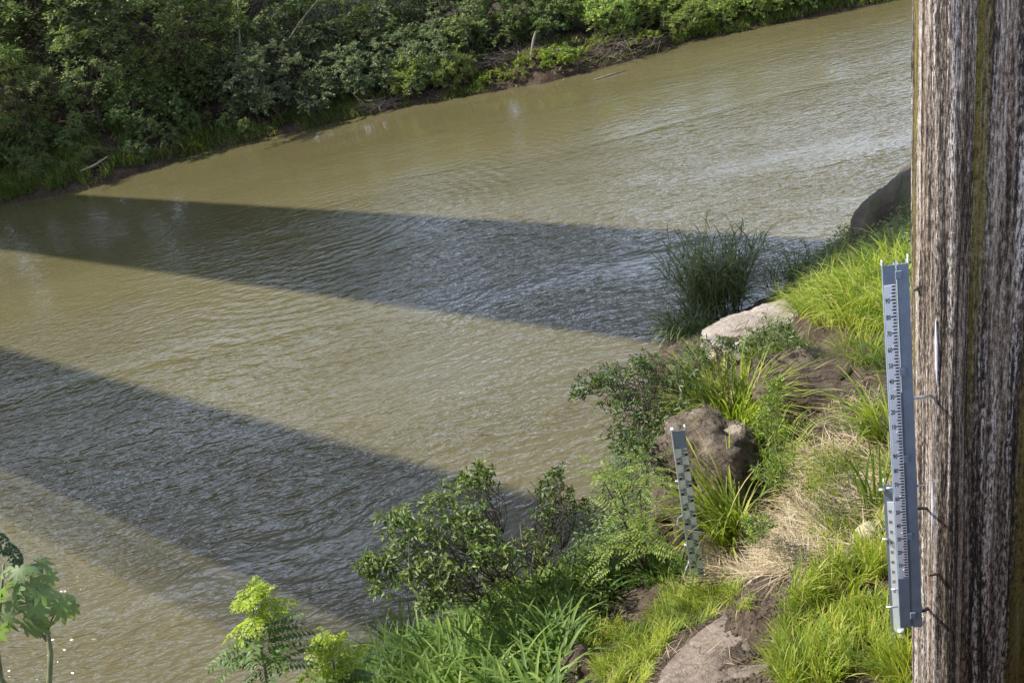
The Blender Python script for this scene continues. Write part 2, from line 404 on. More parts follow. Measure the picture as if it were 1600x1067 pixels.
M = {}
M['water'] = water_mat()
M['soil_near'] = soil_mat('bank_soil', [(0.04, 0.027, 0.018), (0.115, 0.083, 0.057), (0.25, 0.195, 0.145)], 1.4, 1.0)
M['soil_far'] = soil_mat('far_bank_soil', [(0.026, 0.018, 0.012), (0.062, 0.043, 0.029), (0.13, 0.095, 0.066)], 0.9, 1.0)
M['pier'] = pier_mat()
M['concrete'] = plain_mat('bridge_concrete', (0.33, 0.31, 0.28), 0.85, var=0.25, scale=1.5, bump=0.3)
M['bark'] = rock_mat('bark', (0.03, 0.022, 0.015), (0.075, 0.055, 0.04), (0.13, 0.10, 0.075), 6, 0.6)
M['twig'] = plain_mat('twig_bark', (0.09, 0.07, 0.045), 0.8, var=0.35, scale=20)
M['greenstem'] = plain_mat('green_stem', (0.14, 0.16, 0.06), 0.6, var=0.25, scale=20)

# ------------------------------------------------------------------ terrain
BU = np.array([0.7254, -0.6884]); BN = np.array([0.6884, 0.7254])     # along / across the bridges
SHORE = [(-60, 12), (-30, 11.5), (-15, 11.0), (-9, 10.6), (-4.84, 10.9), (-3.3, 11.4), (-1.1, 11.9), (0.3, 12.7), (1.3, 15.3),
         (2.5, 18.5), (3.6, 20.2), (6, 20.8), (8.3, 22.3), (12.3, 26.5), (17, 30), (30, 33), (60, 36)]
CTRL = []
for i, (x, y) in enumerate(SHORE):
    a = SHORE[max(i - 1, 0)]; b = SHORE[min(i + 1, len(SHORE) - 1)]
    t = np.array([b[0] - a[0], b[1] - a[1]]); t = t / np.linalg.norm(t); nn = np.array([-t[1], t[0]])
    CTRL.append((x, y, -0.12)); CTRL.append((x + nn[0] * 2.2, y + nn[1] * 2.2, -1.3)); CTRL.append((x + nn[0] * 7, y + nn[1] * 7, -2.0))
CTRL += [(1.47, 9.3, 2.30), (1.0, 9.0, 2.15), (1.39, 7.0, 3.25), (-0.13, 7.8, 2.4), (1.96, 6.1, 3.5), (2.62, 6.36, 3.5), (2.69, 8.97, 3.0),
         (2.5, 11.5, 2.35), (3.94, 11.7, 2.9), (4.4, 15.3, 1.7), (3.2, 14.0, 1.6), (5.5, 14.5, 2.7), (7.5, 18.0, 1.5), (8.6, 20.4, 0.9), (10.5, 22.5, 1.0),
         (-1.63, 9.97, 1.15), (-2.85, 9.3, 1.1), (-3.4, 8.3, 1.6), (-3.2, 5.2, 3.2), (-8, 6, 3.0), (-15, 6, 3.2), (5, 9, 3.8), (8, 11, 4.4),
         (12, 18, 3.6), (15, 10, 5.5), (25, 20, 5.5), (40, 20, 6.5), (0, 4.0, 4.4), (0, 2.0, 6.0), (0, 0, 8.3), (-5, 0, 7.6), (5, 0, 8.3), (10, 0, 8.0),
         (-20, 0, 7.5), (40, 0, 8.5), (0, -6, 8.4), (-30, -8, 8.4), (40, -12, 9), (-60, -5, 8), (60, 5, 8.5), (2.15, 9.8, 2.05), (1.8, 9.3, 2.2), (4, 4, 4.6), (0.6, 11.4, 1.2), (1.6, 13.4, 1.0)]
CTRL = np.array(CTRL, float)
def _U(r2): return np.where(r2 > 1e-9, r2 * np.log(np.maximum(r2, 1e-9)), 0)
_n = len(CTRL); _K = _U(((CTRL[:, None, :2] - CTRL[None, :, :2]) ** 2).sum(-1)) + np.eye(_n) * 0.3
_P = np.c_[np.ones(_n), CTRL[:, :2]]
_W = np.linalg.solve(np.block([[_K, _P], [_P.T, np.zeros((3, 3))]]), np.r_[CTRL[:, 2], np.zeros(3)])
def _vn(x, y, s, seed):
    """cheap smooth value noise, vectorised"""
    x = x * s + seed * 17.3; y = y * s - seed * 9.1
    xi = np.floor(x); yi = np.floor(y); fx = x - xi; fy = y - yi
    fx = fx * fx * (3 - 2 * fx); fy = fy * fy * (3 - 2 * fy)
    def hsh(a, b): 
        q = np.sin(a * 127.1 + b * 311.7 + seed * 3.7) * 43758.5453
        return q - np.floor(q)
    return (hsh(xi, yi) * (1 - fx) + hsh(xi + 1, yi) * fx) * (1 - fy) + (hsh(xi, yi + 1) * (1 - fx) + hsh(xi + 1, yi + 1) * fx) * fy - 0.5
def near_h(x, y):
    x = np.asarray(x, float); y = np.asarray(y, float); sh = x.shape
    P = np.c_[x.ravel(), y.ravel()]; z = np.empty(len(P))
    for i in range(0, len(P), 20000):
        q = P[i:i + 20000]
        z[i:i + 20000] = _U(((q[:, None, :] - CTRL[None, :, :2]) ** 2).sum(-1)) @ _W[:_n] + _W[_n] + q @ _W[_n + 1:]
    z = z.reshape(sh)
    z = np.clip(z, -2.5, 9.5)
    return z + 0.22 * _vn(x, y, 0.8, 1) + 0.10 * _vn(x, y, 2.3, 2) + 0.05 * _vn(x, y, 6.1, 3)

FAR_PX = [(-400, 400), (-160, 360), (0, 321), (150, 292), (300, 243), (420, 214), (530, 190), (640, 166), (740, 148), (850, 132), (930, 110), (1000, 91), (1080, 63), (1160, 50), (1290, 22), (1400, 2), (1560, -30)]
FAR = np.array([at(px, py, 0)[:2] for px, py in FAR_PX])
FAR = np.vstack([[[-140, FAR[0, 1] - 14]], FAR, [[60, 52], [170, 66]]])
FAR = FAR[np.argsort(FAR[:, 0])]
def far_y(x): return np.interp(x, FAR[:, 0], FAR[:, 1])
def far_h(x, y):
    x = np.asarray(x, float); y = np.asarray(y, float)
    d = y - far_y(x) + 0.5 * _vn(x, y, 0.5, 5)
    prof = np.interp(d, [-6, -1, 0, 0.5, 2.5, 6, 14, 30, 90, 300], [-2, -0.5, -0.05, 0.35, 0.9, 2.1, 5.0, 9.5, 20, 30])
    scale = np.interp(x, [-30, -14, 0, 22, 60], [1.1, 1.0, 0.8, 0.6, 0.6])
    prof = np.where(d > 6, 2.1 + (prof - 2.1) * np.interp(x, [-30, -14, -4, 10], [1.0, 0.9, 0.15, 0.1]), prof)
    return prof * np.where(d > 0, scale, 1) + np.clip(d, 0, 3) / 3 * (0.5 * _vn(x, y, 0.35, 6) + 0.2 * _vn(x, y, 1.3, 7))

def ground(px, py, far=False):
    r = ray(px, py); t0, t1 = (30.0, 160.0) if far else (4.0, 60.0)
    ts = np.linspace(t0, t1, 1600); P = CAMP + ts[:, None] * r
    g = (far_h if far else near_h)(P[:, 0], P[:, 1])
    g = np.maximum(g, 0)
    k = np.argmax(P[:, 2] < g)
    return P[k] if P[k, 2] < g[k] else P[-1]

def grid_mesh(name, xs, ys, hf):
    X, Y = np.meshgrid(xs, ys); Z = hf(X, Y)
    V = np.c_[X.ravel(), Y.ravel(), Z.ravel()]
    nx, ny = len(xs), len(ys)
    i = np.arange(nx * ny).reshape(ny, nx)
    Fc = np.stack([i[:-1, :-1], i[:-1, 1:], i[1:, 1:], i[1:, :-1]], -1).reshape(-1, 4)
    return mesh_np(name, V, Fc, smooth=True)
xs = np.r_[np.linspace(-90, -12, 30)[:-1], np.linspace(-12, -4, 30)[:-1], np.arange(-4, 7, 0.07), np.linspace(7, 14, 50), np.linspace(14.5, 90, 35)]
ys = np.r_[np.linspace(-60, 0, 25)[:-1], np.arange(0, 5, 0.2), np.arange(5, 17, 0.08), np.linspace(17, 30, 70), np.linspace(31, 44, 12)]
nb = obj('near_bank', grid_mesh('near_bank', xs, ys, near_h), M['soil_near']); tag(nb, kind='structure')
xs = np.r_[np.linspace(-140, -32, 30)[:-1], np.linspace(-32, 32, 220), np.linspace(33, 170, 35)]
def far_sheet(name):
    ds = np.r_[np.linspace(-6, 0, 8)[:-1], np.linspace(0, 14, 60)[:-1], np.linspace(14, 260, 30)]
    X, Dd = np.meshgrid(xs, ds); Y = far_y(X) + Dd; Z = far_h(X, Y)
    nx, ny = len(xs), len(ds); i = np.arange(nx * ny).reshape(ny, nx)
    Fc = np.stack([i[:-1, :-1], i[:-1, 1:], i[1:, 1:], i[1:, :-1]], -1).reshape(-1, 4)
    return mesh_np(name, np.c_[X.ravel(), Y.ravel(), Z.ravel()], Fc, smooth=True)
fb = obj('far_bank', far_sheet('far_bank'), M['soil_far']); tag(fb, kind='structure')
wv = np.array([(-400, -40, 0), (400, -40, 0), (400, 320, 0), (-400, 320, 0)], float)
rv = obj('river', mesh_np('river', wv, [[0, 1, 2, 3]]), M['water']); tag(rv, kind='structure')

# ------------------------------------------------------------------ bridges overhead and the pier
def K_(p): return BU * p[0] + BN * p[1]
def deck(label, n0, n1, u0, u1, ztop, thick, cat='bridge'):
    root = empty('bridge_deck', (*K_(((u0 + u1) / 2, (n0 + n1) / 2)), ztop), math.atan2(BU[1], BU[0]))
    tag(root, label, cat); Ln = u1 - u0; W = n1 - n0
    s = MB(); s.box((0, 0, -0.15), (Ln, W, 0.3)); s.build('slab', M['concrete'], root, 0.02)
    for k in (-1, 1):
        g = MB(); g.box((0, k * (W / 2 - 0.35), -0.3 - (thick - 0.3) / 2), (Ln - 0.02, 0.5, thick - 0.3)); g.build('girder', M['concrete'], root, 0.02)
    c = MB(); c.box((0, 0, -0.5), (Ln - 0.04, W - 1.2, 0.396)); c.build('soffit', M['concrete'], root)
    return root
KN = math.cos(math.atan2(SUN_H[1], SUN_H[0]) - math.atan2(BN[1], BN[0])) / math.tan(SUN_EL)
KU = math.cos(math.atan2(SUN_H[1], SUN_H[0]) - math.atan2(BU[1], BU[0])) / math.tan(SUN_EL)
ZT, TH = 30.0, 1.4
deck('concrete bridge deck high above the pier, casting the farther shadow band', 16.3 - KN * (ZT - TH), 22.5 - KN * ZT, -110, 60, ZT, TH)
dB = deck('concrete bridge deck high overhead, casting the nearer shadow band', 6.6 - KN * (ZT - TH), 10.7 - KN * ZT, -110, -9.0 - KU * (ZT - TH), ZT, TH)
for k in range(3):  # unseen pipes added to soften the near edge of the shadow band
    yp = -(4.1 - KN * TH) / 2 - 0.14 - 0.30 * k; t = MB(); t.tube([(-40, yp, -1.36), (42, yp, -1.36)], 0.10 - 0.015 * k, 10); t.build('shadow_edge_pipe', M['concrete'], dB, smooth=True)

def pier():
    # skewed shaft: front face along the current, a rounded corner towards the river, battered all round
    PRAD = 0.20; dc = 5.55
    def az_edge(px, py):
        r = ray(px, py); return math.atan2(r[0], r[1])
    zk = [3.8, 7.0, 9.2]; az = [az_edge(1416, 1067), az_edge(1421, 500), az_edge(1434, 0)]
    def centre(z):
        a = np.interp(z, zk, az)
        if z > 9.2: a = az[2] + (z - 9.2) * 0.004
        if z < 3.8: a = az[0] - (3.8 - z) * 0.004
        a += math.asin(PRAD / dc)
        return np.array([dc * math.sin(a), dc * math.cos(a) - 0.02 * (7 - z)])
    zs = np.r_[np.linspace(0.5, 12, 180), np.linspace(12.5, ZT - TH - 0.004, 12)]
    ph = np.radians(np.linspace(136, 274, 40)); nf = 60; LF = 3.2; V = []; UV = []
    fdir = np.array([math.cos(math.radians(4)), math.sin(math.radians(4))]); fn = np.array([fdir[1], -fdir[0]])
    for z in zs:
        C = centre(min(z, 13))
        row = []
        for a in ph: row.append((C + PRAD * np.array([math.cos(a), math.sin(a)]), np.array([math.cos(a), math.sin(a)]), (a - ph[-1]) * PRAD * 2.0))
        for q in range(1, nf): row.append((row[len(ph) - 1][0] + fdir * LF * (q / (nf - 1)) ** 1.5, fn, LF * (q / (nf - 1)) ** 1.5))
        end = row[-1][0]
        row.append((end + BN * 2.2, BU, LF + 2.2)); row.append((row[0][0] + BN * 2.2, -BN, LF + 6.0))
        for (p, nr, u) in row:
            w = 0.008 * mnoise.noise(Vector((u * 9, z * 0.45, 0))) + 0.007 * mnoise.noise(Vector((u * 30, z * 0.9, 3))) + 0.007 * mnoise.noise(Vector((u * 60, z * 5, 7)))
            p = p + nr * w; V.append((p[0], p[1], z)); UV.append((u, z))
    m = len(row); Fc = []
    for i in range(len(zs) - 1):
        for j in range(m):
            b = (j + 1) % m
            Fc.append((i * m + j, i * m + b, (i + 1) * m + b, (i + 1) * m + j))
    me = mesh_np('pier_shaft', V, Fc, smooth=True, uv=UV)
    bm = bmesh.new(); bm.from_mesh(me)
    bmesh.ops.recalc_face_normals(bm, faces=bm.faces)
    bm.to_mesh(me); bm.free()
    C = centre(7.0); root = empty('bridge_pier', (C[0], C[1], 0.5))
    tag(root, 'tall concrete bridge pier with dark vertical stains and moss at the right edge', 'bridge pier')
    o = obj('shaft', me, M['pier'], root); o.location = (-C[0], -C[1], -0.5)
    def inside(p):
        c = centre(p[2]); d = p[:2] - c
        if np.linalg.norm(d) < PRAD: return True
        return d @ fdir > 0 and (d @ fn) < PRAD and d @ BU > -PRAD and d @ fdir < LF
    return root, inside
PIER, PIN = pier()

def pier_hit(px, py):
    r = ray(px, py)
    for t in np.linspace(3, 12, 4000):
        p = CAMP + r * t
        if PIN(p): return p
    return CAMP + r * 6

# ------------------------------------------------------------------ staff gauges
M['gauge_paint'] = plain_mat('grey_gauge_paint', (0.19, 0.235, 0.29), 0.5, var=0.14, scale=9)
M['plate'] = plain_mat('enamel_plate', (0.82, 0.85, 0.86), 0.35, var=0.06, scale=6)
M['plate_dirty'] = plain_mat('dirty_enamel_plate', (0.66, 0.71, 0.63), 0.45, var=0.2, scale=8)
M['print'] = plain_mat('black_print', (0.018, 0.018, 0.02), 0.5, var=0.2)
M['print_blue'] = plain_mat('blue_print', (0.02, 0.05, 0.11), 0.5, var=0.2)
M['galv'] = plain_mat('galvanised_rod', (0.62, 0.63, 0.64), 0.38, metal=0.75, var=0.12, scale=30)
M['alu'] = plain_mat('aluminium_edge', (0.75, 0.77, 0.80), 0.4, metal=0.3, var=0.08)
M['rust'] = plain_mat('rusty_iron', (0.12, 0.075, 0.055), 0.8, var=0.4, scale=25)
M['tie'] = plain_mat('dark_strap', (0.03, 0.03, 0.035), 0.5)
M['chip'] = plain_mat('white_streak', (0.72, 0.70, 0.74), 0.8, var=0.12, scale=30)

_txt = {}
def text_mesh(s, size):
    """verts, faces of a flat word lying in x,z, centred"""
    if s not in _txt:
        cu = bpy.data.curves.new('digits', 'FONT'); cu.body = s; cu.size = 1.0; cu.resolution_u = 2
        cu.offset = 0.022; cu.align_x = 'CENTER'; cu.align_y = 'CENTER'
        o = bpy.data.objects.new('digits', cu); COL.objects.link(o)
        dg = bpy.context.evaluated_depsgraph_get()
        me = bpy.data.meshes.new_from_object(o.evaluated_get(dg))
        _txt[s] = ([tuple(v.co) for v in me.vertices], [list(p.vertices) for p in me.polygons])
        bpy.data.objects.remove(o); bpy.data.curves.remove(cu); bpy.data.meshes.remove(me)
    V, Fc = _txt[s]
    return [Vector((x * size, 0, y * size)) for x, y, z in V], Fc

def add_text(mb, s, x, y, z, size, sx=1.0):
    V, Fc = text_mesh(s, size); b = len(mb.v)
    for v in V: mb.v.append(Vector((v.x * sx + x, y, v.z + z)))
    for f in Fc: mb.f.append([b + i for i in f])

def u_channel(mb, x0, x1, y, z0, z1, depth=0.035, t=0.005):
    """face towards -y, flanges running back"""
    mb.prism([(x0, z0), (x1, z0), (x1, z1), (x0, z1)], y, y + t)
    for x in (x0, x1 - t): mb.prism([(x, z0), (x + t, z0), (x + t, z1), (x, z1)], y + t, y + depth)

def scale_print(W, y, z0, metres, name, parent):
    """comb of black blocks on the right edge with the tens written beside it"""
    t = MB(); n = int(metres * 50 + 0.5)
    for k in range(n):
        zz = z0 + k * 0.02 + 0.004; r = k % 5
        w = 0.017 if r in (1, 3, 4) else (0.024 if r == 2 else 0.031)
        x1 = W - 0.003
        if r in (1, 3, 4): poly = [(x1 - w, zz), (x1, zz), (x1, zz + 0.0095), (x1 - w, zz + 0.0095)]
        else: poly = [(x1 - w, zz + 0.002), (x1 - 0.014, zz), (x1, zz), (x1, zz + 0.0095), (x1 - 0.014, zz + 0.0095), (x1 - w, zz + 0.006)]
        t.prism(poly, y - 0.0012, y - 0.0004)
    for k in range(1, int(metres * 10 + 0.5)):
        if k % 10: add_text(t, str((k % 10) * 10), W * 0.24, y - 0.001, z0 + k * 0.1 + 0.004, 0.043, 0.56)
    return t.build(name, M['print'], parent)

def rivets(xs_, zs_, y, parent, r=0.006):
    for z in zs_:
        m_ = MB(); m_.tube([(xs_, y + 0.002, z), (xs_, y - 0.004, z)], [r, r * 0.7], 8); m_.build('rivet', M['galv'], parent, smooth=False)

# two metre gauge hung on the pier
GB = empty('staff_gauge', (2.005, 4.79, 5.20), math.radians(-14))
tag(GB, 'tall grey two metre staff gauge with white number plates mounted on the bridge pier', 'staff gauge')
W = 0.059
m_ = MB(); u_channel(m_, -0.004, W + 0.001, 0.0, 0.0, 2.51); m_.build('plate_rail', M['gauge_paint'], GB)
for k in range(2):
    m_ = MB(); m_.prism([(0.0, 0), (W, 0), (W, 0.996), (0.0, 0.996)], -0.003, 0.0); pl = m_.build('number_plate', M['plate'], GB, loc=(0, 0, 0.40 + k * 1.0))
    scale_print(W, -0.003, 0.0, 1.0, 'scale_print', pl)
    rivets(W * 0.55, (0.07, 0.35, 0.62, 0.93), -0.003, pl)
m_ = MB(); u_channel(m_, W + 0.014, W + 0.070, 0.006, -0.005, 2.508, 0.06); m_.build('mounting_rail', M['gauge_paint'], GB)
m_ = MB(); m_.prism([(W + 0.0015, 0.004), (W + 0.0135, 0.004), (W + 0.0135, 1.72), (W + 0.0015, 1.72)], 0.010, 0.014); m_.build('web', M['gauge_paint'], GB)
for z in (2.45, 1.86, 1.28, 0.72, 0.10):
    m_ = MB(); m_.box((W + 0.016, 0.001, z), (0.034, 0.012, 0.05)); m_.build('clamp', M['gauge_paint'], GB, 0.003)
m_ = MB(); m_.box((-0.004, 0.015, 2.52), (0.006, 0.03, 0.03)); m_.build('top_tab', M['alu'], GB)
m_ = MB(); m_.box((W + 0.071, 0.03, 2.525), (0.005, 0.03, 0.04)); m_.build('top_tab', M['alu'], GB)
for (x, z, l) in ((-0.02, 1.07, 0.04), (-0.02, 0.30, 0.05), (-0.045, 0.16, 0.07), (W + 0.09, 1.07, 0.04)):
    m_ = MB(); m_.tube([(x - l / 2, 0.02, z), (x + l / 2, 0.02, z)], 0.007, 8); m_.build('bolt', M['galv'], GB, smooth=True)
Minv = (Matrix.Translation(GB.location) @ Matrix.Rotation(math.radians(-14), 4, 'Z')).inverted()
def rod(parent, name, p0, p1, mat, rad):
    """from the back of the mounting rail to the shaft"""
    r = ray(*p0); h = Vector(pier_hit(*p1)); best = None
    for t in np.linspace(4, 8, 800):
        q = Minv @ Vector(CAMP + r * t)
        if best is None or abs(q.y - 0.05) < abs(best.y - 0.05): best = q
    hl = Minv @ h; e = hl + (hl - best).normalized() * 0.05
    m_ = MB(); m_.tube([best + Vector((-0.03, 0, 0)), best.lerp(hl, 0.4), e], rad, 8); return m_.build(name, mat, parent, smooth=True)
rod(GB, 'stand_off_rod', (1428, 622), (1456, 617), M['galv'], 0.008)
rod(GB, 'stand_off_rod', (1434, 794), (1448, 794), M['tie'], 0.010)
rod(GB, 'stand_off_rod', (1440, 955), (1450, 950), M['tie'], 0.012)

# second gauge, lower and farther back in the grass
p3 = np.array([2.58, 6.31]); GT = empty('staff_gauge', (p3[0], p3[1], 3.25), math.radians(-24))
tag(GT, 'shorter staff gauge half hidden by grass behind the tall pier gauge', 'staff gauge')
W = 0.078
m_ = MB(); u_channel(m_, -0.022, W + 0.012, 0.0, -0.6, 1.90); m_.build('plate_rail', M['gauge_paint'], GT)
m_ = MB(); m_.prism([(0, 0), (W, 0), (W, 1.4), (0, 1.4)], -0.003, 0); pl = m_.build('number_plate', M['plate'], GT, loc=(0.0, 0, 0.34))
scale_print(W, -0.003, 0.4, 1.0, 'scale_print', pl)
for (x, z) in ((-0.035, 1.86), (W + 0.0, 1.66), (W + 0.005, 1.12), (-0.03, 1.38), (0.05, 0.42)):
    m_ = MB(); m_.tube([(x - 0.02, -0.012, z), (x + 0.028, -0.012, z)], 0.012, 8); m_.build('bolt', M['galv'], GT, smooth=True)
m_ = MB(); m_.box((-0.02, 0.02, 1.905), (0.008, 0.04, 0.05)); m_.build('top_tab', M['alu'], GT)

# third gauge down by the boulder, wide plate with alternating block scale
GS = empty('staff_gauge', (1.395, 9.02, 2.20), math.radians(-8))
tag(GS, 'narrow leaning staff gauge with black and blue block scale beside the boulder', 'staff gauge')
GS.rotation_euler[1] = math.radians(1.0)
W = 0.135; HT = 2.16
m_ = MB(); u_channel(m_, 0.0, W, 0.0, -0.3, HT, 0.05); m_.build('rail', M['gauge_paint'], GS)
m_ = MB(); m_.prism([(-0.012, -0.3), (0.0, -0.3), (0.0, HT + 0.012), (-0.012, HT + 0.012)], -0.005, 0.05); m_.build('edge_flange', M['alu'], GS)
m_ = MB(); m_.box((0.0, 0.02, HT + 0.02), (0.03, 0.05, 0.012)); m_.build('top_tab', M['alu'], GS)
m_ = MB(); m_.box((W, 0.02, HT + 0.022), (0.014, 0.05, 0.04)); m_.build('top_tab', M['alu'], GS)
for k in range(2):
    z0 = -0.06 + k * 1.0; m_ = MB(); m_.prism([(0.002, z0), (W - 0.002, z0), (W - 0.002, z0 + 0.997), (0.002, z0 + 0.997)], -0.003, 0)
    pl = m_.build('number_plate', M['plate_dirty'], GS)
    t = MB()
    for j in range(10):
        zb = z0 + j * 0.1; left = j % 2 == 0
        xb = 0.006 if left else W - 0.006 - 0.03
        t.prism([(xb, zb + 0.003), (xb + 0.03, zb + 0.003), (xb + 0.03, zb + 0.035), (xb, zb + 0.035)], -0.0045, -0.0034)
        for q in range(5):
            zt = zb + q * 0.02 + 0.003; x0 = 0.036 if left else W / 2 + 0.0
            t.prism([(x0, zt), (x0 + 0.031, zt), (x0 + 0.031, zt + 0.010), (x0, zt + 0.010)], -0.0045, -0.0034)
        add_text(t, str(((j + 1) * 10) % 100) if j < 9 else '00', 0.024 if left else W - 0.022, -0.0042, zb + 0.068, 0.045, 0.8)
    t.build('scale_print', M['print_blue'] if k == 0 else M['print'], pl)
m_ = MB(); m_.tube([(-0.012, 0.03, 1.06), (-0.06, 0.02, 1.04), (-0.085, 0.0, 0.98), (-0.05, -0.03, 0.93), (0.05, -0.05, 0.895), (0.20, -0.06, 0.85)], 0.009, 8); m_.build('bent_rod', M['galv'], GS, smooth=True)
m_ = MB(); m_.tube([(-0.012, 0.03, 0.42), (-0.06, 0.0, 0.33), (-0.095, -0.02, 0.25), (-0.07, -0.03, 0.20), (-0.01, -0.03, 0.205), (0.0, 0.01, 0.22)], 0.008, 8); m_.build('bent_rod', M['galv'], GS, smooth=True)
for z in (1.52, 0.66):
    m_ = MB(); m_.tube([(-0.04, 0.02, z), (0.0, 0.02, z)], 0.010, 8); m_.build('bolt', M['galv'], GS, smooth=True)

# fittings on the pier itself
def pier_part(name, pts, rad, mat):
    base = PIER.location
    m_ = MB(); m_.tube([Vector(p) - base for p in pts], rad, 8); return m_.build(name, mat, PIER, smooth=True)
for (a, b) in (((1428, 446), (1441, 449)), ((1452, 888), (1478, 901))):
    q = Vector(pier_hit(*b)); p = Vector(pier_hit(*a)); out_ = (Vector((0, 0, CAM_H)) - p); out_.z = 0; out_.normalize()
    pier_part('iron_peg', [q - out_ * 0.05, q + (p - q) + out_ * 0.06], 0.011, M['rust'])
def sliver(pxs):
    """a thin white strip following the shaft"""
    V = []; Fc = []; n = 9
    (x0, y0), (x1, y1), w = pxs
    for i in range(n):
        f = i / (n - 1); ww = w * (math.sin(math.pi * min(1, f * 0.96 + 0.02)) ** 0.8)
        for s in (-0.5, 0.0, 0.5):
            p = pier_hit(x0 + (x1 - x0) * f + s * ww, y0 + (y1 - y0) * f)
            d = np.array([-p[0], -p[1], 0]); d /= np.linalg.norm(d)
            V.append(p + d * (0.010 if s == 0 else 0.004) - np.array(PIER.location))
    for i in range(n - 1):
        for k in range(2): Fc.append((i * 3 + k, i * 3 + k + 1, (i + 1) * 3 + k + 1, (i + 1) * 3 + k))
    obj('white_sliver', mesh_np('white_sliver', V, Fc, smooth=True), M['chip'], PIER)
sliver(((1462, 498), (1464, 600), 5)); sliver(((1456, 740), (1456, 840), 6))  # two narrow white strips on the shaft

# ------------------------------------------------------------------ rocks
def rock(name, label, loc, size, mat, rz=0.0, seed=0, amp=0.28, flat=0.0, sub=4, freq=1.1, group=None, tilt=0.0, cuts=5):
    bm = bmesh.new(); bmesh.ops.create_icosphere(bm, subdivisions=sub, radius=1.0)
    for v in bm.verts:
        p = v.co.copy(); o = Vector((seed * 7.7, seed * 3.1, seed))
        q = p * freq + o
        d = mnoise.noise(q) * amp + mnoise.noise(q * 2.4) * amp * 0.45 + mnoise.noise(q * 6) * amp * 0.22 + mnoise.noise(q * 14) * amp * 0.11
        p = p * (1 + d)
        for k in range(cuts):       # a few broken planes
            nrm = Vector((math.sin(seed + k * 2.1), math.cos(seed * 1.7 + k * 1.3), 0.5 * math.sin(k + seed))).normalized()
            e = p.dot(nrm) - (0.80 + 0.08 * math.sin(seed * 3 + k)); 
            if e > 0: p -= nrm * e * 0.8
        if flat and p.z > flat: p.z = flat + (p.z - flat) * 0.25
        v.co = (p.x * size[0], p.y * size[1], p.z * size[2])
    for f in bm.faces: f.smooth = True
    me = bpy.data.meshes.new(name); bm.to_mesh(me); bm.free()
    o = obj(name, me, mat, loc=loc); o.rotation_euler = (tilt, 0, rz)
    if label: tag(o, label, 'rock', group)
    return o
M['rock_light'] = rock_mat('pale_rock', (0.19, 0.15, 0.115), (0.34, 0.285, 0.23), (0.48, 0.42, 0.35), 2.2, 1.0)
M['rock_dark'] = rock_mat('dark_mossy_rock', (0.045, 0.034, 0.026), (0.095, 0.074, 0.057), (0.15, 0.12, 0.095), 0.9, 0.8, moss=0.6)
M['rock_brown'] = rock_mat('brown_rock', (0.040, 0.029, 0.020), (0.135, 0.100, 0.070), (0.30, 0.245, 0.185), 3.0, 1.0, moss=0.3)
M['rock_tan'] = rock_mat('tan_rock', (0.30, 0.25, 0.14), (0.44, 0.38, 0.24), (0.54, 0.48, 0.33), 4, 0.5)
M['rock_slab'] = rock_mat('slab_rock', (0.08, 0.058, 0.043), (0.20, 0.155, 0.118), (0.33, 0.27, 0.21), 2.4, 1.0)
M['rock_soil'] = rock_mat('earthy_rock', (0.03, 0.021, 0.015), (0.085, 0.06, 0.042), (0.17, 0.125, 0.09), 2.2, 0.9, moss=0.25)

p = at(1198, 497, 1.9); rock('pale_boulder', 'pale pink-grey boulder in the sun beside the reed clump', (p[0] + 0.05, p[1], 1.66), (1.32, 0.72, 0.56), M['rock_light'], 0.1, 3, 0.4, 0.45, sub=5, freq=1.6)
p = at(1398, 345, 1.2); rock('dark_boulder', 'large dark mossy boulder at the waterline against the pier', (p[0] + 1.0, p[1] + 0.2, 0.55), (1.75, 1.5, 1.75), M['rock_dark'], 0.5, 6, 0.24, freq=1.1, cuts=2, sub=5)
p = at(1112, 765, 2.75); rock('brown_boulder', 'big brown boulder with bare top right behind the narrow staff gauge', (p[0] + 0.15, p[1] + 0.55, 2.25), (0.74, 0.72, 1.30), M['rock_brown'], 0.9, 9, 0.42, 0.74, sub=5, freq=1.9)
p = ground(1290, 600); rock('earthy_slab', 'dark earthy rock slab between the grass clump and the pier gauge', (p[0], p[1], p[2] + 0.05), (1.05, 0.85, 0.42), M['rock_soil'], 0.5, 11, 0.36, 0.4, sub=5, freq=2.0)
p = ground(1140, 1010); rock('flat_rock', 'flat bare brownish rock slab at the bottom of the picture', (p[0] + 0.1, p[1] - 0.15, p[2] - 0.045), (0.95, 0.80, 0.30), M['rock_slab'], 0.4, 14, 0.30, 0.14, sub=5, freq=2.3, tilt=-0.24)
p = ground(905, 1050); rock('broken_rock', 'broken dark brown rock lying under the grass at the bottom edge', (p[0], p[1], p[2] - 0.1), (0.34, 0.30, 0.30), M['rock_soil'], 1.4, 17, 0.35)
p = ground(1055, 935); rock('low_rock', 'low earthy rock with small weeds in front of the narrow gauge', (p[0], p[1], p[2] - 0.06), (0.42, 0.32, 0.22), M['rock_soil'], 0.1, 21, 0.3, 0.5)
p = ground(1352, 842); rock('tan_stone', 'small yellowish stone in dry straw left of the tall gauge', (p[0], p[1], p[2] + 0.05), (0.15, 0.12, 0.12), M['rock_tan'], 0.5, 24, 0.3, sub=3)
p = ground(1190, 705); rock('white_stone', 'small whitish stone behind the arching grass on the brown boulder', (p[0] - 0.35, p[1] - 0.2, 3.12), (0.20, 0.12, 0.07), M['rock_light'], 0.2, 27, 0.25, sub=3)

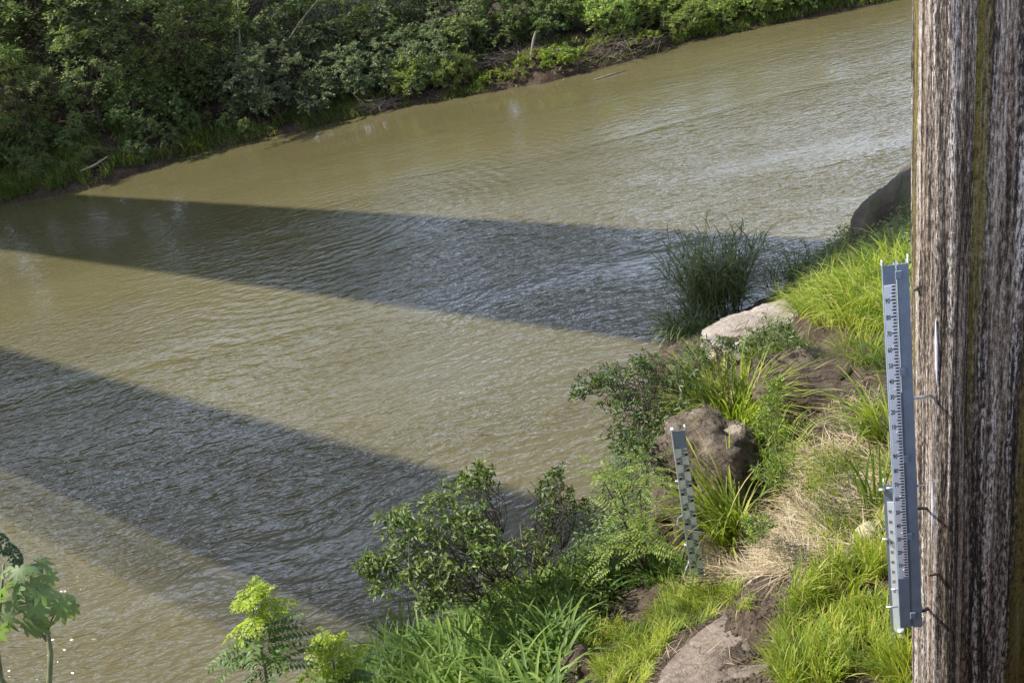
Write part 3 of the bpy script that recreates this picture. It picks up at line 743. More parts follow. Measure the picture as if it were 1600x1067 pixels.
def clods(name, label, poly, density, s0, s1, mat, seed):
    rg = np.random.default_rng(seed); P = field_points(poly, density, 0.0, seed); n = len(P)
    bm = bmesh.new(); bmesh.ops.create_icosphere(bm, subdivisions=1, radius=1.0); T = np.array([v.co[:] for v in bm.verts]); Fq = np.array([[v.index for v in f.verts] for f in bm.faces]); bm.free()
    sc = (s0 + (s1 - s0) * rg.uniform(0, 1, n) ** 3)[:, None, None] * rg.uniform(0.6, 1.3, (n, 1, 3)) * rg.uniform(0.75, 1.25, (n, len(T), 1))
    V = P[:, None, :] + T[None] * sc * np.array([1, 1, 0.7]); Fc = (Fq[None] + (np.arange(n) * len(T))[:, None, None]).reshape(-1, 3)
    tag(obj(name, mesh_np(name, V.reshape(-1, 3), Fc), mat), label, 'soil clods', kind='stuff')

# ------------------------------------------------------------------ grass
def blades(base, az, length, lean, curl, width, seg=6, droop=1.6, fold=True):
    """strips of quads: base (n,3); the blade leaves the ground at `lean` from vertical and bends by `curl`"""
    n = len(base); t = np.linspace(0, 1, seg + 1)
    th = lean[:, None] + curl[:, None] * t[None, :] ** droop
    ds = length[:, None] / seg
    hx = np.cumsum(np.sin(th) * ds, 1) - np.sin(th[:, :1]) * ds
    hz = np.cumsum(np.cos(th) * ds, 1) - np.cos(th[:, :1]) * ds
    dx, dy = np.cos(az)[:, None], np.sin(az)[:, None]
    Pc = np.stack([base[:, :1] + hx * dx, base[:, 1:2] + hx * dy, base[:, 2:3] + hz], -1)
    wprof = np.interp(t, [0, 0.15, 0.5, 0.85, 1], [0.55, 0.9, 1.0, 0.55, 0.04])
    side = np.stack([-np.sin(az), np.cos(az), np.zeros(n)], -1)
    tw = RNG.normal(0, 0.35, n)
    upv = np.stack([np.cos(az), np.sin(az), np.zeros(n)], -1)
    side = side * np.cos(tw)[:, None] + upv * np.sin(tw)[:, None]
    off = side[:, None, :] * (width[:, None] * wprof[None, :])[..., None] * 0.5
    A = Pc - off; B = Pc + off
    if fold:
        lift = np.stack([-np.cos(th) * dx, -np.cos(th) * dy, np.sin(th)], -1) * (width[:, None] * wprof * 0.16)[..., None]
        A = A + lift; B = B + lift
        V = np.stack([A, Pc, B], 2); k = 3
    else:
        V = np.stack([A, B], 2); k = 2
    V = V.reshape(n, (seg + 1) * k, 3)
    f = []
    for s in range(seg):
        for j in range(k - 1): f.append((s * k + j, s * k + j + 1, (s + 1) * k + j + 1, (s + 1) * k + j))
    f = np.array(f); Fc = (f[None] + (np.arange(n) * (seg + 1) * k)[:, None, None]).reshape(-1, 4)
    along = np.repeat(np.tile(t, (n, 1)), k, 1)
    return V.reshape(-1, 3), Fc, along.ravel()

def U_(a, b, n): return RNG.uniform(a, b, n)

def clump(n, r, lmin, lmax, wmin, wmax, lean=(0.05, 0.6), curl=(0.5, 1.8), az=None, seg=6, fold=True, spread=0.0):
    a = U_(0, 2 * np.pi, n); rr = r * np.sqrt(U_(0, 1, n))
    base = np.stack([rr * np.cos(a), rr * np.sin(a), np.full(n, -0.06)], -1)
    azm = a + RNG.normal(0, 0.7, n) if az is None else RNG.normal(az[0], az[1], n)
    return blades(base, azm, U_(lmin, lmax, n), U_(*lean, n), U_(*curl, n), U_(wmin, wmax, n), seg, fold=fold)

G1 = [(0.0, (0.125, 0.205, 0.018)), (0.5, (0.25, 0.325, 0.034)), (0.82, (0.37, 0.41, 0.06)), (1.0, (0.52, 0.44, 0.19))]
M['grass_bright'] = leaf_mat('bright_grass', G1, 0.42, 0.55, 0.3, tip=(0.28, 0.25, 0.07), objvar=0.0)
M['grass_mid'] = leaf_mat('mid_grass', [(0, (0.06, 0.115, 0.015)), (0.6, (0.11, 0.18, 0.026)), (0.92, (0.18, 0.24, 0.045)), (1, (0.32, 0.26, 0.10))], 0.40, 0.5, 0.35, tip=(0.17, 0.18, 0.05), objvar=0.1)
M['grass_broad'] = leaf_mat('broad_grass', [(0, (0.085, 0.14, 0.022)), (0.6, (0.145, 0.21, 0.036)), (1, (0.23, 0.29, 0.06))], 0.38, 0.5, 0.3, tip=(0.2, 0.22, 0.06), objvar=0.05)
M['reed'] = leaf_mat('reed', [(0, (0.08, 0.125, 0.038)), (0.6, (0.14, 0.19, 0.06)), (0.9, (0.20, 0.25, 0.085)), (1, (0.28, 0.24, 0.12))], 0.34, 0.45, 0.4, tip=(0.10, 0.11, 0.05), objvar=0.05)
M['straw'] = leaf_mat('dry_straw', [(0, (0.22, 0.155, 0.085)), (0.5, (0.38, 0.30, 0.18)), (1, (0.58, 0.50, 0.34))], 0.15, 0.6, 0.2, objvar=0.0, tcol=1.0)

def in_poly(P, poly):
    x, y = P[:, 0], P[:, 1]; c = np.zeros(len(P), bool); n = len(poly)
    for i in range(n):
        x0, y0 = poly[i]; x1, y1 = poly[(i + 1) % n]
        c ^= ((y0 > y) != (y1 > y)) & (x < (x1 - x0) * (y - y0) / (y1 - y0 + 1e-12) + x0)
    return c

def field_points(poly_px, density, patchy=0.0, seed=0, far=False):
    poly = [ground(px, py, far)[:2] for px, py in poly_px]
    A = np.array(poly); lo = A.min(0); hi = A.max(0)
    n = int(np.prod(hi - lo) * density)
    P = RNG.uniform(lo, hi, (n, 2)); P = P[in_poly(P, poly)]
    if patchy: P = P[_vn(P[:, 0], P[:, 1], 1.6 if not far else 0.5, seed + 31) + 0.6 * _vn(P[:, 0], P[:, 1], 4.2, seed + 5) > patchy - 0.5]
    z = (far_h if far else near_h)(P[:, 0], P[:, 1])
    return np.c_[P, z]

def field(name, label, cat, poly_px, density, L, Wd, mat, lean=(0.05, 0.7), curl=(0.3, 1.5), patchy=0.0, seed=0, az=None, seg=5, fold=True, far=False, dz=-0.03):
    B = field_points(poly_px, density, patchy, seed, far); n = len(B); B[:, 2] += dz
    # blades bunch into tufts that lean the same way
    tuft = 2 * np.pi * (_vn(B[:, 0], B[:, 1], 2.7, seed + 50) * 2)
    azm = tuft + RNG.normal(0, 0.9, n) if az is None else RNG.normal(az[0], az[1], n)
    hs = 0.75 + 0.7 * (_vn(B[:, 0], B[:, 1], 1.9, seed + 60) + 0.3)
    V, Fc, al = blades(B, azm, U_(*L, n) * np.clip(hs, 0.45, 1.3), U_(*lean, n), U_(*curl, n), U_(*Wd, n), seg, fold=fold)
    o = obj(name, mesh_np(name, V, Fc, {'along': al}, smooth=True), mat)
    tag(o, label, cat, kind='stuff'); return o

field('bright_grass', 'bright yellow-green grass covering the slope below the tall gauge', 'grass',
      [(1205, 1120), (1225, 990), (1235, 930), (1290, 890), (1340, 868), (1400, 880), (1425, 960), (1425, 1140)], 2300, (0.2, 0.5), (0.006, 0.014), M['grass_bright'], (0.0, 0.55), (0.2, 1.2), 0.34, 1)
field('patch_grass', 'short fine bright grass in patches around the flat rock', 'grass',
      [(880, 1000), (925, 950), (1010, 930), (1110, 925), (1200, 915), (1215, 945), (1130, 965), (1060, 985), (1020, 1040), (1000, 1100), (950, 1100), (930, 1040)], 2300, (0.14, 0.36), (0.005, 0.010), M['grass_bright'], (0.0, 0.7), (0.3, 1.6), 0.38, 2)
field('broad_grass', 'broad-bladed dark green grass along the water at the bottom of the picture', 'grass',
      [(470, 1130), (600, 1045), (700, 985), (790, 955), (900, 915), (985, 900), (960, 935), (900, 1000), (880, 1060), (880, 1130)], 250, (0.45, 0.95), (0.026, 0.046), M['grass_broad'], (0.0, 0.6), (0.8, 2.5), 0.0, 3, seg=8)
field('sunlit_grass', 'tall sunlit yellow-green grass on the bank between the pale boulder and the pier', 'grass',
      [(1215, 487), (1290, 470), (1340, 440), (1430, 415), (1430, 520), (1360, 530), (1300, 520), (1265, 510)], 430, (0.5, 1.0), (0.012, 0.026), M['grass_bright'], (0.05, 0.6), (0.6, 2.0), 0.0, 4, seg=7)
field('shady_grass', 'darker green grass around the earthy slab below the sunlit grass', 'grass',
      [(1120, 555), (1200, 535), (1270, 545), (1330, 560), (1420, 560), (1420, 610), (1380, 590), (1290, 560), (1190, 575)], 330, (0.3, 0.6), (0.012, 0.024), M['grass_mid'], (0.05, 0.7), (0.5, 1.9), 0.05, 5, seg=6)
field('bank_grass', 'sparse green grass on the bank around the dry straw', 'grass',
      [(1180, 690), (1290, 650), (1400, 640), (1410, 880), (1280, 890), (1170, 905), (1130, 890), (1170, 820)], 800, (0.18, 0.42), (0.006, 0.013), M['grass_bright'], (0.0, 0.8), (0.3, 1.7), 0.44, 6)
field('dry_straw', 'flattened dry straw strewn over the bank between the gauges', 'straw',
      [(1175, 760), (1250, 705), (1330, 680), (1400, 690), (1410, 840), (1330, 880), (1230, 905), (1120, 915), (1100, 895), (1170, 860)], 1150, (0.22, 0.55), (0.005, 0.012), M['straw'], (1.25, 1.55), (-0.1, 0.35), 0.20, 7, az=(0, 2.4), seg=4, fold=False, dz=0.02)
field('straw_litter', 'thin dry stalks scattered on the soil behind the straw', 'straw',
      [(1210, 600), (1360, 590), (1400, 690), (1250, 710), (1190, 680)], 140, (0.2, 0.5), (0.004, 0.009), M['straw'], (1.3, 1.55), (-0.1, 0.3), 0.3, 8, az=(0, 2.4), seg=4, fold=False, dz=0.03)
field('path_litter', 'scattered dry stalks on the flat rock and bare soil at the bottom', 'straw',
      [(1010, 1067), (1050, 985), (1150, 950), (1240, 930), (1230, 1067)], 70, (0.08, 0.26), (0.003, 0.006), M['straw'], (1.40, 1.56), (-0.1, 0.2), 0.45, 18, az=(0, 2.4), seg=4, fold=False, dz=0.05)
field('shore_grass', 'mixed green grass and herbs along the water below the bush', 'grass',
      [(850, 900), (930, 880), (1030, 860), (1085, 890), (1100, 915), (985, 925), (900, 925)], 420, (0.3, 0.6), (0.01, 0.022), M['grass_mid'], (0.0, 0.6), (0.4, 1.8), 0.05, 9, seg=6)

clods('soil_clods', 'crumbs of soil and pebbles on the bare ground by the flat rock', [(860, 1080), (950, 950), (1060, 915), (1240, 900), (1250, 1080)], 900, 0.006, 0.035, M['rock_soil'], 61)
clods('bank_pebbles', 'small stones and clods around the earthy slab and straw', [(1190, 560), (1400, 560), (1400, 860), (1150, 900)], 350, 0.006, 0.04, M['rock_brown'], 62)
def grass_thing(name, label, loc, mesh_parts, mats, cat='grass clump', rz=0.0, group=None):
    root = empty(name, loc, rz); tag(root, label, cat, group)
    for (pn, (V, Fc, al)), mt in zip(mesh_parts, mats):
        obj(pn, mesh_np(pn, V, Fc, {'along': al}, smooth=True), mt, root)
    return root
p = ground(1150, 678); grass_thing('grass_clump', 'large arching grass clump behind the narrow gauge and boulder', p,
    [('blades', clump(520, 0.42, 0.8, 1.55, 0.016, 0.03, (0.0, 0.5), (0.7, 2.1), seg=8)), ('dry_blades', clump(60, 0.42, 0.5, 1.0, 0.008, 0.014, (0.3, 0.9), (0.8, 1.8), seg=6))], [M['grass_bright'], M['straw']])
p = ground(1150, 868); grass_thing('grass_clump', 'arching grass clump growing over the boulder just right of the narrow gauge', (p[0], p[1], p[2]),
    [('blades', clump(130, 0.18, 1.0, 1.9, 0.018, 0.032, (0.0, 0.35), (0.6, 1.9), (math.pi * 0.85, 1.1), seg=9)), ('dry_blades', clump(46, 0.2, 0.5, 0.9, 0.008, 0.013, (0.2, 0.9), (0.6, 1.6), seg=6))], [M['grass_bright'], M['straw']])
p = ground(1212, 735); grass_thing('grass_clump', 'upright grass tuft on the bank between the straw and the boulder', p,
    [('blades', clump(150, 0.28, 0.5, 1.0, 0.012, 0.024, (0.0, 0.5), (0.6, 1.9), seg=7))], [M['grass_bright']])
p = ground(1385, 720); grass_thing('grass_clump', 'long-bladed grass clump leaning out from behind the tall gauge', (p[0] + 0.1, p[1] + 0.35, p[2]),
    [('blades', clump(60, 0.14, 0.6, 1.15, 0.018, 0.03, (0.0, 0.45), (0.8, 2.0), (math.pi * 0.9, 0.8), seg=9))], [M['grass_bright']])
p = ground(1365, 800); grass_thing('grass_clump', 'few upright green blades just left of the tall gauge in the straw', p,
    [('blades', clump(26, 0.12, 0.6, 1.0, 0.02, 0.032, (0.0, 0.25), (0.2, 1.0), seg=7))], [M['grass_mid']])
p = ground(1350, 560); grass_thing('grass_clump', 'fine soft grass tuft between the sunlit grass and the pier gauge', p,
    [('blades', clump(260, 0.3, 0.35, 0.7, 0.006, 0.011, (0.0, 0.6), (0.5, 1.6), seg=6))], [M['grass_bright']])
p = ground(830, 955); grass_thing('grass_clump', 'tall broad-bladed grass clump standing above the rest beside the low bush', p,
    [('blades', clump(60, 0.2, 0.9, 1.45, 0.026, 0.042, (0.05, 0.6), (0.5, 1.7), seg=9))], [M['grass_broad']])
p = ground(640, 1030); grass_thing('grass_clump', 'broad-bladed grass clump left of the low bush at the waterline', p,
    [('blades', clump(55, 0.3, 0.7, 1.1, 0.026, 0.04, (0.05, 0.6), (0.5, 1.7), seg=9))], [M['grass_broad']])
p = ground(1045, 905); grass_thing('grass_clump', 'broad arching grass blades at the foot of the narrow gauge', p,
    [('blades', clump(40, 0.25, 0.3, 0.55, 0.014, 0.026, (0.1, 0.8), (0.7, 2.0), seg=8))], [M['grass_mid']])

# reeds in the river edge: stiff canes with drooping leaves
def reed_clump(name, label, loc, ncane, r, h, seed, leafn=9):
    rg = np.random.default_rng(seed); cane = MB(); bases = []; az = []
    for i in range(ncane):
        a = rg.uniform(0, 2 * np.pi); rr = r * math.sqrt(rg.uniform(0, 1)); b = Vector((rr * math.cos(a), rr * math.sin(a), -0.3))
        hh = h * rg.uniform(0.6, 1.05) * (1 - 0.2 * rr / r); ln = rg.uniform(0.03, 0.26) * (0.4 + rr / r); aa = a + rg.normal(0, 0.5)
        pts = []
        for k in range(6):
            f = k / 5; off = hh * (ln * f + 0.12 * f ** 3)
            pts.append(b + Vector((off * math.cos(aa), off * math.sin(aa), hh * f * (1 - 0.12 * f))))
        cane.tube(pts, [0.007, 0.007, 0.006, 0.005, 0.003, 0.001], 4, cap=False)
        for j in range(leafn):
            f = rg.uniform(0.25, 1.0); k = min(int(f * 5), 4); q = pts[k].lerp(pts[k + 1], f * 5 - k)
            bases.append(tuple(q)); az.append(rg.uniform(0, 2 * np.pi) if rg.uniform() < 0.55 else aa + rg.normal(0, 0.6))
    n = len(bases); root = empty(name, loc); tag(root, label, 'reeds')
    cane.build('canes', M['reed'], root)
    V, Fc, al = blades(np.array(bases), np.array(az), U_(0.45, 1.0, n), U_(0.15, 0.6, n), U_(1.2, 2.6, n), U_(0.014, 0.026, n), 7)
    obj('leaves', mesh_np('leaves', V, Fc, {'along': al}, smooth=True), M['reed'], root)
p = at(1125, 488, 0.0); reed_clump('reed_clump', 'big dark green reed clump at the water left of the pale boulder', p, 110, 0.44, 2.65, 5, 15)
p = at(1085, 520, 0.0); reed_clump('reed_clump', 'low drooping reeds at the water in front of the big reed clump', p, 45, 0.5, 1.0, 6, 9)
p = at(1240, 440, 0.2); reed_clump('reed_clump', 'short dark reeds with one tall cane right of the big reed clump', p, 26, 0.5, 1.05, 9, 8)

# ------------------------------------------------------------------ leafy plants
def norm_rows(a): return a / np.maximum(np.linalg.norm(a, axis=1, keepdims=True), 1e-9)
LEAF_T = {'quad': (np.array([(0, 0, 0), (0.5, 0.5, 0), (1, 0, 0), (0.5, -0.5, 0)], float), np.array([(0, 1, 2, 3)])),
          'fold': (np.array([(0, 0, 0), (0.28, 0.42, 0.10), (0.66, 0.46, 0.10), (1, 0, -0.06), (0.66, -0.46, 0.10), (0.28, -0.42, 0.10), (0.5, 0, 0)], float),
                   np.array([(0, 6, 2, 1), (6, 3, 2, 2), (0, 5, 4, 6), (6, 4, 3, 3)]))}
LEAF_T['fold'] = (np.array([(0, 0, 0), (0.35, 0.5, 0.12), (0.5, 0, 0.0), (0.35, -0.5, 0.12), (0.8, 0.36, 0.06), (1, 0, -0.08), (0.8, -0.36, 0.06)], float),
                  np.array([(0, 2, 4, 1), (0, 3, 6, 2), (2, 5, 4, 4), (2, 6, 5, 5)]))
LEAF_T['fold'] = (np.array([(0, 0, 0), (0.6, 0.5, 0.12), (1, 0, -0.06), (0.6, -0.5, 0.12), (0.55, 0, 0)], float), np.array([(0, 4, 2, 1), (0, 3, 2, 4)]))
def leaves(pos, d, nr, ln, wd, kind='quad'):
    T, Fq = LEAF_T[kind]; n = len(pos)
    d = norm_rows(d); nr = norm_rows(nr - d * (nr * d).sum(1, keepdims=True)); s = np.cross(nr, d)
    V = pos[:, None, :] + d[:, None, :] * (T[None, :, 0] * ln[:, None])[..., None] + s[:, None, :] * (T[None, :, 1] * wd[:, None])[..., None] \
        + nr[:, None, :] * (T[None, :, 2] * ln[:, None])[..., None]
    Fc = (Fq[None] + (np.arange(n) * len(T))[:, None, None]).reshape(-1, 4)
    return V.reshape(-1, 3), Fc

def join(parts):
    Vs, Fs, o = [], [], 0
    for V, Fc in parts: Vs.append(V); Fs.append(Fc + o); o += len(V)
    return np.vstack(Vs), np.vstack(Fs)

def cluster_leaves(rg, centres, radii, per, ln, wd, flat=0.6, kind='quad', droop=0.25, up=0.7):
    C = np.repeat(centres, per, 0); Rr = np.repeat(radii, per)
    n = len(C); o = norm_rows(rg.normal(size=(n, 3))) * (rg.uniform(0, 1, (n, 1)) ** 0.45); o[:, 2] *= flat
    P = C + o * Rr[:, None]
    d = norm_rows(o) * 0.8 + rg.normal(0, 0.55, (n, 3)); d[:, 2] -= droop
    nr = rg.normal(0, 0.55, (n, 3)) + norm_rows(o) * 0.5; nr[:, 2] += up
    return leaves(P, d, nr, rg.uniform(*ln, n), rg.uniform(*wd, n), kind)

def spray_leaves(rg, centres, radii, hub, k, per, ln, wd, droop=0.35, up=0.8, layer=0.6):
    """every bough end carries k leafy sprays that reach outwards and nod"""
    C = np.repeat(centres, k, 0); R = np.repeat(radii, k); n = len(C)
    out = norm_rows(C - hub) * 0.9 + norm_rows(rg.normal(size=(n, 3))) * 0.95; out[:, 2] = out[:, 2] * layer + 0.1; out = norm_rows(out)
    L_ = R * rg.uniform(0.7, 1.5, n)
    t = rg.uniform(0.05, 1.0, (n, per)) ** 0.8
    P = C[:, None, :] + out[:, None, :] * (t * L_[:, None])[..., None]
    P[..., 2] -= droop * L_[:, None] * t ** 2
    P = P + rg.normal(0, 0.07, P.shape) * R[:, None, None]
    side = norm_rows(np.cross(out, np.array([0, 0, 1.0])) + 1e-6)
    sg = np.where(rg.uniform(size=(n, per)) < 0.5, -1.0, 1.0)
    D = out[:, None, :] * 0.75 + side[:, None, :] * sg[..., None] * 0.9 + rg.normal(0, 0.25, P.shape); D[..., 2] -= droop * t
    Nn = rg.normal(0, 0.38, P.shape); Nn[..., 2] += up
    m = n * per
    return leaves(P.reshape(m, 3), D.reshape(m, 3), Nn.reshape(m, 3), rg.uniform(*ln, m), rg.uniform(*wd, m), 'quad')

def branch_to(mb, a, b, r0, r1, rg, sag=0.12, n=5, sides=6):
    a = Vector(a); b = Vector(b); L_ = (b - a).length; pts = []; rad = []
    j = [Vector(rg.normal(0, 0.05 * L_, 3)) for _ in range(n)]
    for i in range(n):
        f = i / (n - 1); p = a.lerp(b, f) + Vector((0, 0, sag * L_ * math.sin(math.pi * f)))
        if 0 < i < n - 1: p += j[i]
        pts.append(p); rad.append(r0 + (r1 - r0) * f)
    mb.tube(pts, rad, sides, cap=False); return pts

def leaf_pal(base, spread=0.35):
    b = np.array(base); return [(0.0, tuple(b * (1 - spread))), (0.55, tuple(b)), (0.9, tuple(b * (1 + spread * 1.1))), (1.0, tuple(b * np.array([2.2, 1.6, 1.3])))]
M['leaf_mid'] = leaf_mat('tree_leaf_mid', leaf_pal((0.170, 0.215, 0.085)), 0.32, 0.6, 0.2)
M['leaf_dark'] = leaf_mat('tree_leaf_dark', leaf_pal((0.120, 0.160, 0.055)), 0.28, 0.55, 0.25)
M['leaf_light'] = leaf_mat('tree_leaf_light', leaf_pal((0.205, 0.260, 0.080)), 0.36, 0.6, 0.2)
M['leaf_feather'] = leaf_mat('tree_leaf_feather', leaf_pal((0.175, 0.225, 0.075)), 0.38, 0.55, 0.3)
M['leaf_blue'] = leaf_mat('shrub_leaf_bluegreen', leaf_pal((0.145, 0.180, 0.095)), 0.27, 0.6, 0.2)
M['leaf_yellow'] = leaf_mat('shrub_leaf_yellowgreen', leaf_pal((0.17, 0.22, 0.035)), 0.38, 0.5, 0.35)
M['brush'] = plain_mat('dry_brush', (0.15, 0.11, 0.08), 0.9, var=0.4, scale=8)
M['drift'] = plain_mat('bleached_driftwood', (0.24, 0.19, 0.145), 0.85, var=0.25, scale=10)

PROTO = {}
def tree_proto(key, h, cr, ncl, per, ln, wd, mat, seed, base=0.25, flat=0.55, clr=(0.55, 0.95), trunk=0.16, droop=0.3, up=0.7, lean=0.0):
    """returns meshes (trunk, crown) of one kind of tree, its foot at the origin"""
    rg = np.random.default_rng(seed)
    o = norm_rows(rg.normal(size=(ncl, 3))); o[:, 2] = o[:, 2] * 0.9 + 0.12
    rad = rg.uniform(0.35, 1.0, ncl) ** 0.5
    C = o * rad[:, None] * np.array([cr, cr, h * (1 - base) / 2]); C[:, 2] += h * (base + (1 - base) / 2)
    C[:, 0] += lean * C[:, 2]; C[:, :2] += 0.18 * cr * np.sin(C[:, 2:3] * 1.7 + np.array([0, 1.4]))
    R = rg.uniform(*clr, ncl)
    V, Fc = spray_leaves(rg, C, R, np.array([lean * h * 0.4, 0, h * (base + 0.25)]), max(4, per // 18), 18, ln, wd, droop, up, 0.45 if h > 5 else 0.6)
    crown = mesh_np(key + '_crown', V, Fc); mb = MB()
    fork = Vector((lean * h * 0.3, 0, h * (base + 0.08)))
    branch_to(mb, (0, 0, -0.4), fork, trunk, trunk * 0.75, rg, 0.02, 6, 8)
    for k in rg.choice(ncl, min(ncl, 16), replace=False):
        mid = fork.lerp(Vector(C[k]), 0.45) + Vector(rg.normal(0, 0.15, 3)); 
        branch_to(mb, fork + Vector((0, 0, -0.1)), mid, trunk * 0.5, trunk * 0.28, rg, 0.05, 4, 6); branch_to(mb, mid, C[k], trunk * 0.28, 0.015, rg, 0.05, 4, 5)
    me = bpy.data.meshes.new(key + '_trunk'); me.from_pydata([tuple(v) for v in mb.v], [], mb.f)
    crown.materials.append(M[mat]); me.materials.append(M['bark'])
    PROTO[key] = (me, crown)

def plant_copy(key, name, label, cat, loc, s=1.0, rz=0.0, group=None, sz=None, parts=('trunk', 'crown')):
    root = empty(name, loc, rz); root.scale = (s, s, sz or s); tag(root, label, cat, group)
    for pn, me in zip(parts, PROTO[key]):
        o = bpy.data.objects.new(pn, me); COL.objects.link(o); o.parent = root
    return root

tree_proto('broad', 9.0, 3.8, 70, 130, (0.18, 0.36), (0.08, 0.16), 'leaf_mid', 1, 0.22, 0.32, (0.6, 1.25), 0.17, 0.3, 1.0)
tree_proto('feather', 7.5, 3.0, 80, 170, (0.14, 0.30), (0.03, 0.06), 'leaf_feather', 2, 0.15, 0.40, (0.6, 1.1), 0.13, 0.35, 1.0)
tree_proto('dark', 8.5, 3.3, 75, 125, (0.16, 0.30), (0.08, 0.15), 'leaf_dark', 3, 0.12, 0.6, (0.55, 1.0), 0.18, 0.3, 0.9)
tree_proto('light', 7.5, 3.0, 58, 120, (0.15, 0.28), (0.07, 0.13), 'leaf_light', 4, 0.18, 0.5, (0.55, 1.0), 0.13, 0.3, 1.0)
tree_proto('s_blue', 3.0, 1.4, 34, 100, (0.10, 0.22), (0.05, 0.09), 'leaf_blue', 5, 0.02, 0.7, (0.28, 0.5), 0.05)
tree_proto('s_light', 2.2, 1.1, 36, 90, (0.10, 0.22), (0.035, 0.07), 'leaf_light', 6, 0.0, 0.8, (0.25, 0.42), 0.04, -0.1, 0.4)
tree_proto('s_dark', 2.8, 1.5, 44, 95, (0.10, 0.2), (0.05, 0.10), 'leaf_dark', 7, 0.0, 0.7, (0.3, 0.5), 0.05)
tree_proto('s_low', 0.7, 0.85, 26, 70, (0.08, 0.17), (0.04, 0.08), 'leaf_yellow', 8, 0.0, 0.6, (0.2, 0.34), 0.02)
tree_proto('s_mid', 2.0, 1.0, 34, 90, (0.09, 0.2), (0.04, 0.08), 'leaf_mid', 9, 0.0, 0.8, (0.25, 0.42), 0.04)

_fx = [p[0] for p in FAR_PX]; _fy = [p[1] for p in FAR_PX]
def fplace(px, d):
    """stand d metres inland of the far waterline at picture column px"""
    p = at(px, np.interp(px, _fx, _fy), 0); v = p[:2] / np.linalg.norm(p[:2])
    q = p[:2] + v * d
    return (q[0], q[1], float(far_h(q[0], q[1])))
rr = random.Random(3)
# trees that can be told apart, left to right
for (key, px, d, s, lab) in [
    ('feather', 20, 4.2, 1.0, 'feathery light green tree at the left edge of the far bank'),
    ('light', 45, 9.0, 1.25, 'yellow-tinged leafy tree at the top left corner of the far bank'),
    ('broad', 235, 6.8, 1.12, 'broad spreading tree overhanging the grassy slope on the far bank, second tree from the left'),
    ('broad', 150, 11.0, 1.2, 'tall tree behind the shaded bare hollow at the upper left of the far bank'),
    ('dark', 320, 9.5, 1.1, 'dark-leaved tree behind the spreading tree on the far bank'),
    ('light', 430, 8.0, 1.05, 'sunlit tree with a visible forked trunk on the far bank, left of centre'),
    ('broad', 520, 9.0, 0.8, 'tree behind the blue-green shrubs on the far bank'),
    ('feather', 590, 7.0, 0.7, 'feathery tree at the centre top of the far bank'),
    ('dark', 690, 8.0, 0.62, 'dark tree above the dark hollow on the far bank at the top centre'),
    ('dark', 780, 7.2, 0.6, 'dark dense tree whose crown hangs over the bare brown bank'),
    ('light', 850, 9.0, 0.6, 'mid green tree behind the brown bank, right of the dark dense tree'),
    ('dark', 895, 6.0, 0.45, 'small dark round tree at the right end of the bare brown bank'),
    ('light', 985, 8.5, 0.5, 'light green small tree behind the brush heap on the far bank'),
    ('light', 1075, 8.0, 0.5, 'light green small tree at the top edge behind the fallen branch')]:
    plant_copy(key, 'bank_tree', lab, 'tree', fplace(px, d), s, rr.uniform(0, 6.28), 'trees on the far bank')
for i in range(34):
    px = -380 + i * 52 + rr.uniform(-20, 20); d = rr.uniform(13, 26)
    if px > 480: continue
    plant_copy(rr.choice(['broad', 'dark', 'broad', 'light']), 'bank_tree', 'tree standing in the second row of woods behind the far bank trees', 'tree', fplace(px, d), rr.uniform(0.95, 1.3) if px < 760 else rr.uniform(0.5, 0.7), rr.uniform(0, 6.28), 'woods behind the far bank')
for i in range(16):
    px = -420 + i * 56 + rr.uniform(-15, 15)
    plant_copy(rr.choice(['broad', 'dark', 'dark']), 'bank_tree', 'tall tree in the back row of woods on the rising ground behind the far bank', 'tree', fplace(px, rr.uniform(26, 34)), rr.uniform(1.3, 1.6), rr.uniform(0, 6.28), 'back row of the woods')
for i in range(6):
    px = -380 + i * 60; plant_copy(rr.choice(['broad', 'dark', 'feather']), 'bank_tree', 'tree on the far bank beyond the left edge of the picture', 'tree', fplace(px, rr.uniform(4, 9)), rr.uniform(0.9, 1.2), rr.uniform(0, 6.28), 'far bank trees past the left edge')
for i in range(15):
    px = 700 + i * 56 + rr.uniform(-15, 15)
    plant_copy(rr.choice(['broad', 'dark', 'light']), 'bank_tree', 'low wood tree behind the upper right shrubs, ' + ['first', 'second', 'third', 'fourth', 'fifth', 'sixth', 'seventh', 'eighth', 'ninth', 'tenth', 'eleventh', 'twelfth', 'thirteenth', 'fourteenth', 'fifteenth'][i] + ' from the left', 'tree', fplace(px, rr.uniform(8, 12)), rr.uniform(0.62, 0.85), rr.uniform(0, 6.28), 'low woods at the right of the far bank')
# shrubs by stretch of bank
ORD = ['first', 'second', 'third', 'fourth', 'fifth', 'sixth', 'seventh', 'eighth', 'ninth', 'tenth', 'eleventh', 'twelfth', 'thirteenth', 'fourteenth', 'fifteenth', 'sixteenth', 'seventeenth', 'eighteenth', 'nineteenth', 'twentieth']
def stretch(key, name, label, group, px0, px1, n, d0, d1, s0, s1, sz=1.0):
    for i in range(n):
        px = px0 + (px1 - px0) * (i + 0.5) / n + rr.uniform(-0.4, 0.4) * (px1 - px0) / n
        s = rr.uniform(s0, s1)
        plant_copy(key, name, label + ', ' + ORD[i] + ' from the left', 'shrub', fplace(px, rr.uniform(d0, d1)), s, rr.uniform(0, 6.28), group, s * sz * rr.uniform(0.85, 1.15), ('stem', 'foliage'))
stretch('s_blue', 'blue_green_shrub', 'blue-green shrub in the thicket at the far waterline', 'blue-green thicket at the far waterline', 400, 700, 14, 0.6, 2.4, 0.6, 1.15)
